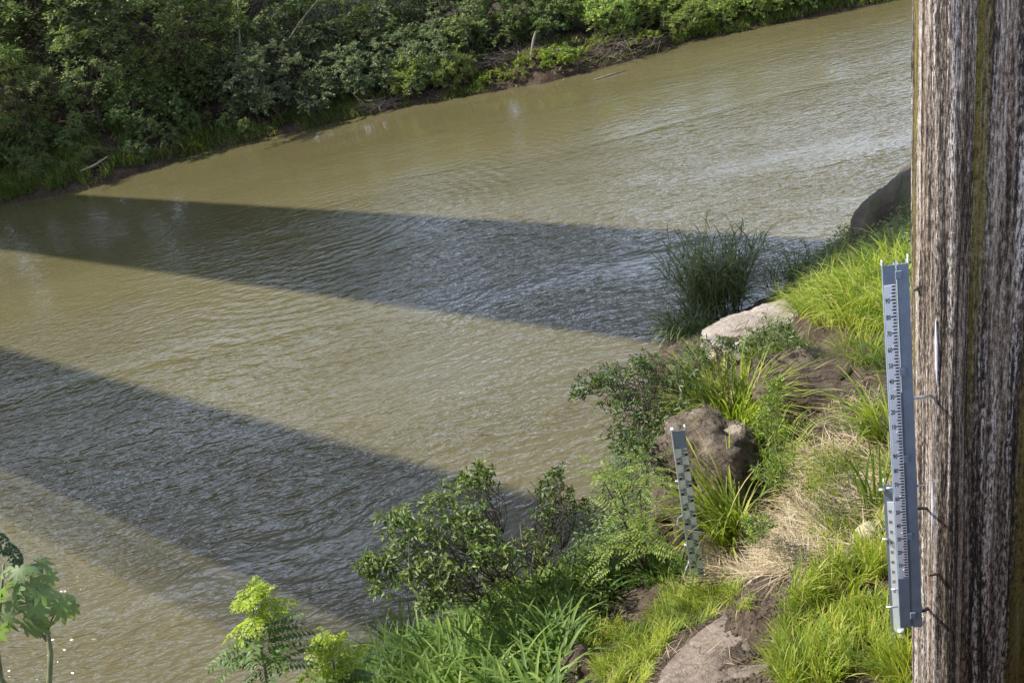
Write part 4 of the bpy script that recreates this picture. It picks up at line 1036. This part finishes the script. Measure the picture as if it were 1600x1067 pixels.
stretch('s_blue', 'blue_green_shrub', 'blue-green shrub higher up behind the waterline thicket', 'upper blue-green thicket', 400, 720, 13, 3.0, 5.5, 0.9, 1.3)
stretch('s_dark', 'dark_shrub', 'dark shaded shrub under the spreading trees', 'dark undergrowth on the far bank', 250, 420, 9, 1.8, 5.0, 0.7, 1.1)
stretch('s_dark', 'dark_shrub', 'dark shaded shrub at the far left', 'dark shrubs at the far left', -120, 130, 8, 3.0, 6.0, 0.6, 0.9)
for (key, px, d, s, lab) in [('broad', 190, 4.2, 0.62, 'low branching tree above the lit grass patch at the far left waterline'), ('feather', 90, 4.6, 0.75, 'feathery small tree over the shaded slope at the left'),
                             ('broad', 330, 4.6, 0.7, 'small spreading tree above the shaded waterline left of the blue-green thicket'), ('light', 270, 4.4, 0.5, 'small pale-leaved tree in front of the shaded hollow'),
                             ('feather', 385, 5.5, 0.8, 'feathery tree just left of the forked trunk tree'), ('broad', 480, 6.0, 0.75, 'small broad tree rising out of the left end of the thicket'),
                             ('light', 560, 5.5, 0.6, 'pale-leaved small tree rising out of the middle of the thicket'), ('dark', 640, 5.2, 0.5, 'small dark tree at the right end of the thicket')]:
    plant_copy(key, 'bank_tree', lab, 'tree', fplace(px, d), s, rr.uniform(0, 6.28), 'trees on the far bank')
stretch('s_mid', 'waterside_shrub', 'small green shrub by the water on the left far slope', 'waterside shrubs on the left slope', 60, 400, 14, 0.3, 2.6, 0.3, 0.6)
stretch('s_mid', 'green_shrub', 'green undergrowth shrub on the left far slope', 'undergrowth on the left slope', 20, 330, 12, 3.4, 6.5, 0.6, 1.1)
stretch('s_light', 'pale_shrub', 'pale low shrub at the water left of the brown bank', 'pale shrubs left of the brown bank', 640, 745, 7, 0.4, 1.8, 0.55, 0.85)
stretch('s_mid', 'green_shrub', 'green shrub above the pale shrubs beside the brown bank', 'green shrubs above the pale ones', 600, 760, 8, 2.6, 5.0, 0.8, 1.3)
stretch('s_dark', 'dark_shrub', 'dark shrub behind the bare brown bank', 'dark shrubs behind the brown bank', 740, 910, 9, 4.2, 6.5, 0.6, 1.0)
stretch('s_light', 'light_green_shrub', 'light green upright shrub behind the brush heap', 'light shrubs behind the brush heap', 925, 1060, 12, 2.6, 5.0, 0.8, 1.25)
stretch('s_light', 'light_green_shrub', 'light green waterline shrub at the upper right', 'light shrubs at the upper right waterline', 1060, 1300, 16, 0.5, 2.4, 0.55, 0.95)
stretch('s_mid', 'green_shrub', 'mid green shrub behind the upper right waterline shrubs', 'mid shrubs at the upper right', 1060, 1420, 14, 2.8, 5.5, 0.8, 1.2)
stretch('s_dark', 'dark_shrub', 'dark shrub at the top right waterline', 'dark shrubs at the top right waterline', 1280, 1450, 7, 0.6, 2.0, 0.6, 0.9)
for (px, d, s, lab) in [(775, 0.7, 0.75, 'small bright bush at the left end of the bare brown bank, close to the water'), (815, 0.8, 0.6, 'tiny bright bush at the water in the middle of the bare brown bank'),
                        (845, 1.9, 1.0, 'low bright leafy mound beside the driftwood on the brown bank'), (875, 1.6, 1.15, 'wide bright leafy mound right of the driftwood on the brown bank'),
                        (900, 1.2, 0.9, 'bright leafy mound at the right end of the brown bank'), (960, 2.2, 1.1, 'grassy green mound on top of the brush heap'),
                        (1005, 1.0, 1.0, 'low green bush at the right foot of the brush heap'), (1095, 0.5, 0.9, 'low bright bush below the fallen branch at the upper right')]:
    plant_copy('s_low', 'low_bush', lab, 'shrub', fplace(px, d), s, rr.uniform(0, 6.28), 'low bushes on the brown bank', None, ('stem', 'foliage'))

# far bank grass, brush and driftwood
M['far_grass'] = leaf_mat('far_grass', [(0, (0.06, 0.10, 0.02)), (0.5, (0.115, 0.16, 0.032)), (0.85, (0.19, 0.22, 0.06)), (1, (0.3, 0.25, 0.12))], 0.36, 0.5, 0.3, objvar=0.0)
def far_field(name, label, cat, px0, px1, d0, d1, n, L, Wd, mat, lean, curl, patchy, seed):
    px = U_(px0, px1, n); dd = U_(d0, d1, n)
    p = np.array([at(a, np.interp(a, _fx, _fy), 0)[:2] for a in px]); p = p + norm_rows(p) * dd[:, None]
    k = _vn(p[:, 0], p[:, 1], 0.6, seed) + 0.6 * _vn(p[:, 0], p[:, 1], 1.7, seed + 1) > patchy - 0.5
    p = p[k]; n = len(p); B = np.c_[p, far_h(p[:, 0], p[:, 1]) - 0.05]
    V, Fc, al = blades(B, U_(0, 6.28, n), U_(*L, n), U_(*lean, n), U_(*curl, n), U_(*Wd, n), 3, fold=False)
    tag(obj(name, mesh_np(name, V, Fc, {'along': al}), mat), label, cat, kind='stuff')
far_field('slope_grass', 'long grass and herbs on the far slope at the left', 'grass', -60, 330, 0.25, 5.5, 24000, (0.35, 0.95), (0.022, 0.05), M['far_grass'], (0.1, 0.8), (0.3, 1.4), 0.25, 3)
far_field('waterside_grass', 'grass fringe along the far waterline under the thicket', 'grass', 280, 760, -0.05, 2.2, 15000, (0.25, 0.65), (0.02, 0.045), M['far_grass'], (0.1, 1.0), (0.4, 1.8), 0.35, 4)
far_field('bank_herbs', 'thin herbs and grass on the bare brown bank', 'grass', 740, 1060, 0.2, 5.0, 9000, (0.15, 0.45), (0.02, 0.04), M['far_grass'], (0.1, 0.9), (0.3, 1.4), 0.55, 8)
far_field('waterline_grass', 'light grass fringe along the far waterline at the upper right', 'grass', 1050, 1420, 0.05, 4.0, 14000, (0.25, 0.7), (0.02, 0.045), M['far_grass'], (0.1, 0.9), (0.3, 1.4), 0.3, 9)
far_field('slope_litter', 'dry stalks and dead leaves on the left far slope', 'litter', 0, 400, 0.0, 3.5, 5000, (0.2, 0.6), (0.012, 0.03), M['straw'], (0.9, 1.5), (-0.2, 0.5), 0.45, 14)
far_field('bank_litter', 'dry stalks and dead twigs littering the brown far bank', 'litter', 380, 1060, 0.05, 4.5, 7000, (0.3, 0.8), (0.012, 0.03), M['straw'], (0.9, 1.5), (-0.2, 0.5), 0.5, 12)
def brush_heap(label, px, d, w, h, n, seed):
    rg = np.random.default_rng(seed); mb = MB()
    for i in range(n):
        a = Vector((rg.normal(0, w * 0.45), rg.normal(0, w * 0.22), abs(rg.normal(0, h * 0.4)))); v = Vector((rg.normal(0, 1), rg.normal(0, 0.6), rg.normal(0, 0.25))).normalized() * rg.uniform(0.5, 1.4)
        mb.tube([a, a + v * 0.5 + Vector((0, 0, rg.normal(0, 0.06))), a + v], [0.02, 0.016, 0.006], 4, cap=False)
    o = mb.build('brush_heap', M['brush'], loc=fplace(px, d)); tag(o, label, 'brush heap', kind='stuff')
    return o
brush_heap('heap of dry brown brush on the far bank right of the bare bank', 965, 1.3, 2.6, 0.7, 260, 5)
brush_heap('tangle of dead twigs on the bare brown bank', 800, 3.0, 2.0, 0.5, 160, 6)
brush_heap('dark tangle of roots at the far waterline below the thicket', 600, 0.5, 1.2, 0.35, 110, 7)
def drift(name, label, pts, rad):
    mb = MB(); mb.tube(pts, rad, 7); o = mb.build(name, M['drift'], smooth=True); c = o.data.vertices[0].co.copy()
    tag(o, label, 'driftwood')
b = Vector(fplace(836, 2.0)); drift('driftwood', 'bleached driftwood branch sticking up on the brown far bank', [b + Vector((-0.35, 0, 0.1)), b + Vector((0.1, 0, 0.55)), b + Vector((0.4, 0.1, 1.25)), b + Vector((0.55, 0.1, 1.55))], [0.07, 0.06, 0.07, 0.03])
b = Vector(fplace(160, 0.9)); drift('driftwood', 'grey fallen branch lying in the grass at the far left waterline', [b + Vector((-0.8, 0, 0.25)), b + Vector((0, 0, 0.4)), b + Vector((0.7, 0.1, 0.65))], [0.06, 0.06, 0.03])
b = Vector(fplace(1105, 0.9)); drift('fallen_branch', 'fallen bare branch over the waterline at the upper right', [b + Vector((-0.9, -0.2, 0.3)), b + Vector((-0.2, 0, 0.8)), b + Vector((0.6, 0.1, 1.1)), b + Vector((1.6, 0.2, 1.7))], [0.07, 0.06, 0.05, 0.02])
for (px, d, lab, v0, v1) in [(505, 4.2, 'pale bare branch slanting through the thicket at the top centre', (-1.2, -0.6, 2.0), (1.8, -0.8, 4.4)),
                             (415, 4.6, 'forked bare trunk showing between the trees left of the thicket', (0.1, -0.2, 2.2), (0.9, -0.5, 5.0))]:
    b = Vector(fplace(px, d)); drift('bare_limb', lab, [b + Vector((0, 0, -0.2)), b + Vector(v0), b + (Vector(v0) + Vector(v1)) / 2 + Vector((0.1, 0, 0.2)), b + Vector(v1)], [0.07, 0.055, 0.04, 0.015])
b = at(955, 118, 0.0); drift('floating_stick', 'thin pale stick floating on the water below the brush heap', [(b[0] - 0.9, b[1] - 0.3, 0.03), (b[0], b[1], 0.04), (b[0] + 0.8, b[1] + 0.2, 0.03)], [0.03, 0.035, 0.02])

# ------------------------------------------------------------------ near shrubs
M['bush_leaf'] = leaf_mat('bush_leaf', [(0, (0.065, 0.105, 0.022)), (0.5, (0.11, 0.165, 0.038)), (0.88, (0.18, 0.23, 0.06)), (1, (0.28, 0.30, 0.05))], 0.26, 0.5, 0.35, objvar=0.0)
M['shrub_leaf'] = leaf_mat('shrub_leaf', [(0, (0.040, 0.075, 0.016)), (0.6, (0.080, 0.125, 0.028)), (0.97, (0.13, 0.18, 0.045)), (1, (0.22, 0.10, 0.05))], 0.25, 0.45, 0.4, objvar=0.0)
M['pinnate_leaf'] = leaf_mat('pinnate_leaf', [(0, (0.11, 0.17, 0.025)), (0.6, (0.18, 0.25, 0.035)), (1, (0.27, 0.33, 0.05))], 0.42, 0.5, 0.35, objvar=0.0)
M['herb_leaf'] = leaf_mat('herb_leaf', [(0, (0.10, 0.16, 0.022)), (0.6, (0.17, 0.24, 0.035)), (1, (0.27, 0.33, 0.05))], 0.40, 0.5, 0.35, objvar=0.0)
M['sap_new'] = leaf_mat('sapling_new_leaf', [(0, (0.24, 0.33, 0.03)), (1, (0.40, 0.47, 0.05))], 0.45, 0.5, 0.3, objvar=0.0)
M['sap_old'] = leaf_mat('sapling_leaf', [(0, (0.065, 0.125, 0.025)), (1, (0.14, 0.215, 0.04))], 0.32, 0.5, 0.35, objvar=0.0)
M['castor'] = leaf_mat('castor_leaf', [(0, (0.11, 0.17, 0.065)), (1, (0.19, 0.26, 0.10))], 0.34, 0.55, 0.3, objvar=0.12)

def lobed_shrub(name, label, cat, base, lobes, tips, per, ln, wd, mat, seed, flat=0.75, up=0.6, droop=0.1, stem='twig', r0=0.014):
    """lobes: (px, py, distance, radius). Twigs run from the base to tips in each lobe, leaves sit round the twig ends"""
    rg = np.random.default_rng(seed); base = np.array(base, float); root = empty(name, base); tag(root, label, cat)
    mb = MB(); LP, LD, LN = [], [], []
    for (px, py, d, r) in lobes:
        c = dist(px, py, d) - base; hub = Vector(c * 0.55 + np.array([0, 0, -0.05]))
        branch_to(mb, (0, 0, -0.05), hub, r0, r0 * 0.6, rg, 0.08, 5, 5)
        for k in range(tips):
            o = norm_rows(rg.normal(size=(1, 3)))[0] * rg.uniform(0.35, 1.0) ** 0.6; o[2] *= flat
            tip = c + o * r
            pts = branch_to(mb, hub, tip, r0 * 0.35, 0.0025, rg, 0.10, 5, 4)
            ax = np.array((pts[-1] - pts[-2]).normalized())
            for q in range(per):
                f = rg.uniform(0.0, 1.0) ** 0.5; pp = np.array(pts[-2].lerp(pts[-1], f) if rg.uniform() < 0.75 else pts[-3].lerp(pts[-2], rg.uniform()))
                rad = norm_rows(rg.normal(size=(1, 3)))[0]; dv = ax * 0.7 + rad * 0.9; dv[2] -= droop
                LP.append(pp); LD.append(dv); LN.append(rg.normal(0, 0.45, 3) + np.array([0, 0, up]) + 0.3 * ax)
    mb.build('branches', M[stem], root)
    n = len(LP); V, Fc = leaves(np.array(LP), np.array(LD), np.array(LN), rg.uniform(*ln, n), rg.uniform(*wd, n), 'fold')
    obj('foliage', mesh_np('foliage', V, Fc), M[mat], root)
    return root

b = ground(815, 925)
lobed_shrub('low_bush', 'glossy-leaved bush leaning out over the water at the lower centre', 'bush', b,
    [(600, 820, 11.9, 0.22), (650, 800, 11.9, 0.28), (690, 770, 12.2, 0.26), (735, 745, 12.5, 0.17), (755, 730, 12.6, 0.14), (640, 850, 11.6, 0.30), (700, 830, 11.8, 0.32),
     (590, 870, 11.5, 0.22), (600, 915, 11.3, 0.24), (650, 900, 11.3, 0.26), (570, 885, 11.4, 0.14), (680, 930, 11.2, 0.18), (720, 880, 11.4, 0.30), (760, 830, 11.8, 0.26), (770, 870, 11.5, 0.26),
     (660, 945, 11.1, 0.13), (730, 800, 12.0, 0.26)], 15, 11, (0.065, 0.115), (0.028, 0.044), 'bush_leaf', 21, up=0.9, flat=0.55)
lobed_shrub('leafy_sprig', 'dark leafy sprig standing over the water right of the glossy bush', 'bush', ground(850, 915),
    [(848, 790, 12.0, 0.20), (860, 755, 12.2, 0.17), (880, 770, 12.2, 0.15), (850, 840, 11.7, 0.24), (820, 850, 11.6, 0.22), (870, 730, 12.4, 0.10), (905, 790, 12.2, 0.13)], 13, 8, (0.06, 0.10), (0.022, 0.034), 'shrub_leaf', 22)
b = ground(1075, 640)
lobed_shrub('dark_shrub', 'dark small-leaved shrub reaching left over the water behind the narrow gauge', 'shrub', (b[0], b[1], b[2]),
    [(898, 612, 13.6, 0.13), (920, 600, 13.6, 0.20), (945, 590, 13.6, 0.24), (980, 575, 13.6, 0.26), (1010, 565, 13.8, 0.26), (950, 630, 13.3, 0.24), (990, 620, 13.4, 0.30), (1040, 585, 13.6, 0.32),
     (960, 680, 12.9, 0.20), (1000, 670, 13.0, 0.28), (1040, 640, 13.2, 0.32), (1080, 560, 13.8, 0.30), (1070, 600, 13.5, 0.3), (1000, 715, 12.6, 0.24), (1040, 690, 12.9, 0.26), (1110, 545, 14.0, 0.24), (975, 700, 12.6, 0.16), (1150, 535, 14.2, 0.2)],
    14, 10, (0.065, 0.12), (0.018, 0.032), 'shrub_leaf', 23, r0=0.016, flat=0.6)
b = ground(1210, 760)
lobed_shrub('upright_herb', 'upright bright leafy herb on the bank right of the brown boulder', 'herb', b,
    [(1205, 630, 11.2, 0.14), (1200, 660, 11.0, 0.2), (1215, 690, 10.9, 0.22), (1225, 725, 10.6, 0.22), (1200, 740, 10.5, 0.18), (1212, 600, 11.4, 0.09)], 14, 10, (0.05, 0.10), (0.010, 0.018), 'herb_leaf', 24, up=0.3, stem='greenstem', r0=0.008)
lobed_shrub('leafy_weed', 'dark leafy weed growing beside the pale boulder, in front of it', 'herb', ground(1190, 545),
    [(1190, 530, 14.1, 0.16), (1225, 515, 14.2, 0.10), (1240, 530, 14.1, 0.16)], 14, 9, (0.05, 0.09), (0.02, 0.03), 'shrub_leaf', 25, stem='greenstem', r0=0.008)
lobed_shrub('leafy_weed', 'small bright weed at the base of the boulder below the narrow gauge grass', 'herb', ground(1185, 850),
    [(1178, 835, 10.1, 0.10), (1195, 820, 10.2, 0.10), (1170, 815, 10.2, 0.08)], 12, 8, (0.03, 0.05), (0.016, 0.026), 'herb_leaf', 26, stem='greenstem', r0=0.006)
# creeping cover on shaded bank by the dark boulder
def cover(name, label, poly, density, hgt, ln, wd, mat, seed, patchy=0.2, kind='fold'):
    rg = np.random.default_rng(seed); P = field_points(poly, density, patchy, seed); n = len(P)
    P[:, 2] += rg.uniform(0, 1, n) ** 1.4 * hgt * (0.6 + 1.2 * (_vn(P[:, 0], P[:, 1], 1.4, seed) + 0.4))
    V, Fc = leaves(P, np.c_[rg.normal(0, 1, (n, 2)), rg.normal(0.15, 0.35, n)], np.c_[rg.normal(0, 0.4, (n, 2)), np.ones(n)], rg.uniform(*ln, n), rg.uniform(*wd, n), kind)
    tag(obj(name, mesh_np(name, V, Fc), M[mat]), label, 'ground cover', kind='stuff')
cover('creeping_cover', 'dense dark creeping plants on the shaded bank below the dark boulder', [(1225, 440), (1300, 385), (1345, 365), (1430, 330), (1430, 420), (1340, 450), (1270, 465)], 900, 0.5, (0.05, 0.12), (0.025, 0.05), 'leaf_mid', 41, 0.1)
cover('weed_cover', 'small green weeds around the earthy slab', [(1290, 610), (1400, 600), (1400, 690), (1300, 680)], 420, 0.10, (0.03, 0.06), (0.02, 0.035), 'shrub_leaf', 42, 0.5)
cover('rock_weeds', 'small round-leaved weeds on the low rock in front of the narrow gauge', [(1030, 940), (1080, 925), (1100, 945), (1060, 960)], 900, 0.06, (0.02, 0.035), (0.02, 0.03), 'leaf_mid', 43, 0.3)
cover('shore_herbs', 'leafy herbs among the broad grass at the bottom edge', [(500, 1120), (600, 1060), (900, 960), (960, 930), (960, 960), (900, 1120)], 260, 0.45, (0.04, 0.09), (0.02, 0.04), 'herb_leaf', 44, 0.35)
cover('shore_undergrowth', 'dark undergrowth at the water below the shrubs', [(840, 900), (930, 800), (980, 700), (1030, 620), (1090, 560), (1130, 560), (1060, 680), (1040, 860), (960, 900)], 900, 0.5, (0.05, 0.10), (0.018, 0.035), 'shrub_leaf', 45, 0.0)

# compound leaves
def compound(root_p, d, n_up, L_, pairs, lf, wf, curve, rg, sub=0):
    """rachis and its leaflets; sub>0 makes every leaflet a small feather of its own"""
    d = np.array(d, float); d /= np.linalg.norm(d); up = np.array(n_up, float); s = np.cross(up, d); s /= np.linalg.norm(s)
    P, Dv, Nn, Ls, Ws, axis = [], [], [], [], [], []
    for i in range(pairs * 2 + 1):
        f = 0.18 + 0.82 * (i // 2) / pairs if i < pairs * 2 else 1.0
        p = np.array(root_p) + d * L_ * f - np.array([0, 0, 1]) * curve * L_ * f * f
        t = d - np.array([0, 0, 1]) * 2 * curve * f
        sd = (1 if i % 2 else -1) if i < pairs * 2 else 0
        dv = s * sd * 0.95 + t * (0.45 if sd else 1.0) + np.array([0, 0, -0.15]) + rg.normal(0, 0.08, 3)
        k = math.sin(math.pi * min(0.95, 0.25 + 0.65 * f)) 
        P.append(p); Dv.append(dv); Nn.append(up + rg.normal(0, 0.2, 3)); Ls.append(lf * (0.55 + 0.5 * k)); Ws.append(wf * (0.6 + 0.45 * k))
        axis.append(p)
    if not sub: return [np.array(P)], [np.array(Dv)], [np.array(Nn)], [np.array(Ls)], [np.array(Ws)], [(root_p, axis[0], axis[len(axis) // 2], axis[-1])]
    out = [[], [], [], [], [], [(root_p, axis[0], axis[len(axis) // 2], axis[-1])]]
    for p, dv, nn, l_ in zip(P, Dv, Nn, Ls):
        r = compound(p, dv, nn, l_, sub, wf, wf * 0.6, 0.12, rg)
        for o, x in zip(out[:5], r[:5]): o.extend(x)
    return out

def compound_plant(name, label, cat, base, fronds, mats, stems, stem_mat, seed, spread=None):
    """fronds: (material key, point, direction, length, pairs, leaflet length, leaflet width, curve, sub)"""
    rg = np.random.default_rng(seed); base = np.array(base, float); root = empty(name, base); tag(root, label, cat)
    mb = MB()
    for pts, r0, r1 in stems: mb.tube([Vector(np.array(p) - base) for p in pts], list(np.linspace(r0, r1, len(pts))), 6, cap=False)
    for mk, pn in mats:
        A = [[], [], [], [], []]
        for (m0, p, d, L_, pr, lf, wf, cv, sub) in fronds:
            if m0 != mk: continue
            r = compound(np.array(p) - base, d, (rg.normal(0, 0.2), rg.normal(0, 0.2), 1), L_, pr, lf, wf, cv, rg, sub)
            for a, x in zip(A, r[:5]): a.extend(x)
            for ax in r[5]: mb.tube([Vector(q) for q in ax], [0.004, 0.003, 0.002, 0.001], 4, cap=False)
        if not A[0]: continue
        V, Fc = leaves(*[np.concatenate(a) for a in A], 'fold')
        obj(pn, mesh_np(pn, V, Fc), M[mk], root)
    mb.build('stem', M[stem_mat], root, smooth=True)
    return root
rg = np.random.default_rng(77)
# light feathery shrub beside the narrow gauge
b = ground(1010, 895); fr = []; st = []
hubs = [(960, 745, 11.6), (1000, 765, 11.4), (1005, 800, 11.1), (970, 800, 11.2), (1010, 835, 10.9), (980, 850, 10.8), (935, 735, 11.8), (1010, 860, 10.7), (955, 870, 10.7), (1010, 730, 11.9)]
for (px, py, d) in hubs:
    h = dist(px, py, d); st.append(([b, (np.array(b) + h) / 2 + np.array([0, 0, 0.1]), h], 0.014, 0.005))
    for k in range(7):
        a = rg.uniform(0, 2 * math.pi); fr.append(('pinnate_leaf', h + rg.normal(0, 0.05, 3), (math.cos(a), math.sin(a), rg.uniform(-0.1, 0.5)), rg.uniform(0.26, 0.42), 8, 0.062, 0.024, rg.uniform(0.15, 0.4), 0))
compound_plant('feathery_shrub', 'light green feathery-leaved shrub left of the narrow staff gauge', 'shrub', b, fr, [('pinnate_leaf', 'foliage')], st, 'twig', 31)
# two saplings at the lower left
def sapling(label, top, trunk_px, d, tiers, seed):
    rg = np.random.default_rng(seed); pts = [dist(px, py, d) for px, py in trunk_px]
    foot = pts[-1].copy(); foot[2] = float(near_h(foot[0], foot[1])) - 0.05; pts.append(foot); fr = []
    for (px, py, n, L_, mk, upw) in tiers:
        c = dist(px, py, d)
        for k in range(n):
            a = 2 * math.pi * (k + rg.uniform(-0.3, 0.3)) / n + rg.uniform(0, 1)
            dd_ = (math.cos(a), math.sin(a), upw + rg.uniform(-0.15, 0.15)); ll = L_ * rg.uniform(0.8, 1.1); cv = rg.uniform(0.15, 0.4)
            if mk == 'sap_new': fr.append((mk, c + rg.normal(0, 0.02, 3), dd_, ll, 4, L_ * 0.36, 0.042, cv, 4))
            else: fr.append((mk, c + rg.normal(0, 0.02, 3), dd_, ll, 10, 0.082, 0.036, cv, 0))
    compound_plant('sapling', label, 'sapling', foot, fr, [('sap_new', 'young_foliage'), ('sap_old', 'foliage')], [(pts, 0.008, 0.02)], 'greenstem', seed)
sapling('sapling with bright yellow-green top and darker lower leaves at the bottom left', None, [(393, 935), (400, 985), (412, 1030), (418, 1070)], 9.6,
        [(392, 938, 6, 0.22, 'sap_new', 0.9), (395, 960, 7, 0.28, 'sap_new', 0.35), (402, 985, 7, 0.48, 'sap_old', 0.2), (408, 1012, 7, 0.46, 'sap_old', 0.15), (414, 1045, 7, 0.44, 'sap_old', 0.1)], 51)
sapling('smaller bright green sapling at the bottom edge next to the broad grass', None, [(515, 1012), (522, 1040), (530, 1075)], 9.9,
        [(515, 1015, 6, 0.22, 'sap_new', 0.8), (520, 1035, 6, 0.28, 'sap_new', 0.3), (528, 1060, 6, 0.36, 'sap_old', 0.1), (545, 1050, 5, 0.3, 'sap_old', 0.1)], 52)

# castor plant at the left edge: palmate leaves on long stalks, spiky seed heads
def palmate(rg, c, d, nr, size):
    d = np.array(d, float); d /= np.linalg.norm(d); nr = np.array(nr, float); nr -= d * (nr @ d); nr /= np.linalg.norm(nr); s = np.cross(nr, d)
    V = [c]; Fc = []; k = 8
    for i in range(k):
        a = -2.45 + 4.9 * i / (k - 1); L_ = size * (1.0 - 0.42 * abs(a) / 2.45)
        dr = d * math.cos(a) + s * math.sin(a); pr = -d * math.sin(a) + s * math.cos(a)
        b0 = len(V); sag = -0.22 * L_
        V += [c + dr * L_ * 0.42 + pr * L_ * 0.16 + nr * 0.05 * L_, c + dr * L_ * 0.42 - pr * L_ * 0.16 + nr * 0.05 * L_, c + dr * L_ * 0.72 + pr * L_ * 0.13 + nr * sag * 0.3, c + dr * L_ * 0.72 - pr * L_ * 0.13 + nr * sag * 0.3,
              c + dr * L_ + nr * sag, c + dr * L_ * 0.45 + nr * (-0.0) * L_, c + dr * L_ * 0.74 + nr * (sag * 0.4 - 0.03 * L_)]
        Fc += [(0, b0 + 1, b0 + 5, b0), (b0 + 1, b0 + 3, b0 + 6, b0 + 5), (b0, b0 + 5, b0 + 6, b0 + 2), (b0 + 3, b0 + 4, b0 + 2, b0 + 6)]
    return np.array(V), np.array(Fc)
def castor():
    rg = np.random.default_rng(91); D = 7.2
    foot = dist(75, 1067, D); foot[2] = float(near_h(foot[0], foot[1])) - 0.05
    root = empty('castor_plant', foot); tag(root, 'castor plant with large lobed leaves and spiky seed heads at the left edge', 'plant')
    stem = MB()
    main = [foot, dist(77, 1070, D), dist(79, 1020, D), dist(74, 985, D), dist(52, 945, D), dist(36, 900, D), dist(18, 862, D)]
    stem.tube([Vector(p - foot) for p in main], [0.022, 0.019, 0.017, 0.015, 0.012, 0.009, 0.006], 7)
    f2 = dist(2, 1060, D + 0.2); f2b = f2.copy(); f2b[2] = float(near_h(f2[0], f2[1])) - 0.05
    side = [f2b, f2, dist(-6, 1000, D + 0.2), dist(2, 930, D + 0.1), dist(6, 880, D)]
    stem.tube([Vector(p - foot) for p in side], [0.018, 0.016, 0.013, 0.010, 0.006], 7)
    stem.tube([Vector(dist(74, 1000, D) - foot), Vector(dist(60, 985, D) - foot), Vector(dist(50, 960, D) - foot)], [0.012, 0.009, 0.006], 6)
    for (px, py, dd, sz, az_, pitch) in [(40, 890, 7.1, 0.12, 0.3, -0.4), (20, 885, 7.3, 0.12, 2.6, -0.3), (60, 880, 7.2, 0.12, 0.1, -0.6), (46, 912, 6.95, 0.16, -1.3, -0.9), (28, 918, 7.0, 0.13, -2.3, -0.8), (70, 930, 7.1, 0.11, 0.2, -0.8),
                                         (86, 928, 7.2, 0.11, 0.5, -1.0), (106, 934, 7.3, 0.11, 0.2, -0.9), (96, 952, 7.1, 0.12, -0.6, -1.2), (56, 950, 6.95, 0.15, -1.6, -1.25), (45, 972, 7.0, 0.13, -2.2, -1.2), (8, 918, 7.0, 0.13, 2.9, -0.8),
                                         (12, 962, 7.0, 0.13, -1.9, -1.25), (0, 985, 7.0, 0.13, 3.0, -1.1), (20, 940, 7.3, 0.12, -1.2, -1.0), (-10, 945, 7.1, 0.13, 2.6, -0.8), (66, 900, 7.25, 0.11, 0.8, -0.6), (110, 950, 7.25, 0.10, -0.2, -1.25),
                                         (58, 975, 7.1, 0.12, -0.9, -1.3), (30, 890, 6.95, 0.11, -1.6, -0.5), (75, 900, 7.1, 0.10, 0.0, -1.1), (5, 895, 7.1, 0.11, 3.3, -0.7), (62, 925, 6.9, 0.11, -0.4, -1.0), (92, 942, 6.95, 0.10, -1.2, -1.2)]:
        c = dist(px, py, dd); dv = (math.cos(az_) * math.cos(pitch), math.sin(az_) * math.cos(pitch), math.sin(pitch))
        V, Fc = palmate(rg, np.zeros(3), dv, np.array([0, -0.15, 1.0]) + rg.normal(0, 0.2, 3) + np.array([math.cos(az_), math.sin(az_), 0]) * 0.5, sz)
        o = obj('leaf', mesh_np('castor_leaf', V, Fc, smooth=True), M['castor'], root, c - foot)
        k = min(range(2, len(main)), key=lambda i: np.linalg.norm(main[i] - c) + (0 if main[i][2] < c[2] + 0.05 else 0.1)); a = Vector(main[k] - foot); e = Vector(c - foot)
        stem.tube([a, a.lerp(e, 0.5) + Vector((0, 0, 0.03)), e], [0.005, 0.004, 0.003], 5, cap=False)
    stem.build('stem', M['greenstem'], root, smooth=True)
    for (px, py) in ((4, 850), (22, 868)):
        mb = MB(); c = dist(px, py, D) - foot
        for i in range(90):
            f = rg.uniform(-1, 1); a = rg.uniform(0, 6.28); rad = 0.026 * math.sqrt(max(0, 1 - f * f)) + 0.006
            q = Vector(c) + Vector((rad * math.cos(a), rad * math.sin(a), f * 0.075)); v = (q - Vector(c)).normalized()
            mb.tube([q, q + v * 0.008, q + v * 0.016], [0.008, 0.010, 0.003], 5)
        mb.build('seed_head', M['leafseed'], root, smooth=True)
M['leafseed'] = plain_mat('castor_seed', (0.05, 0.09, 0.03), 0.6, var=0.4, scale=60)
castor()
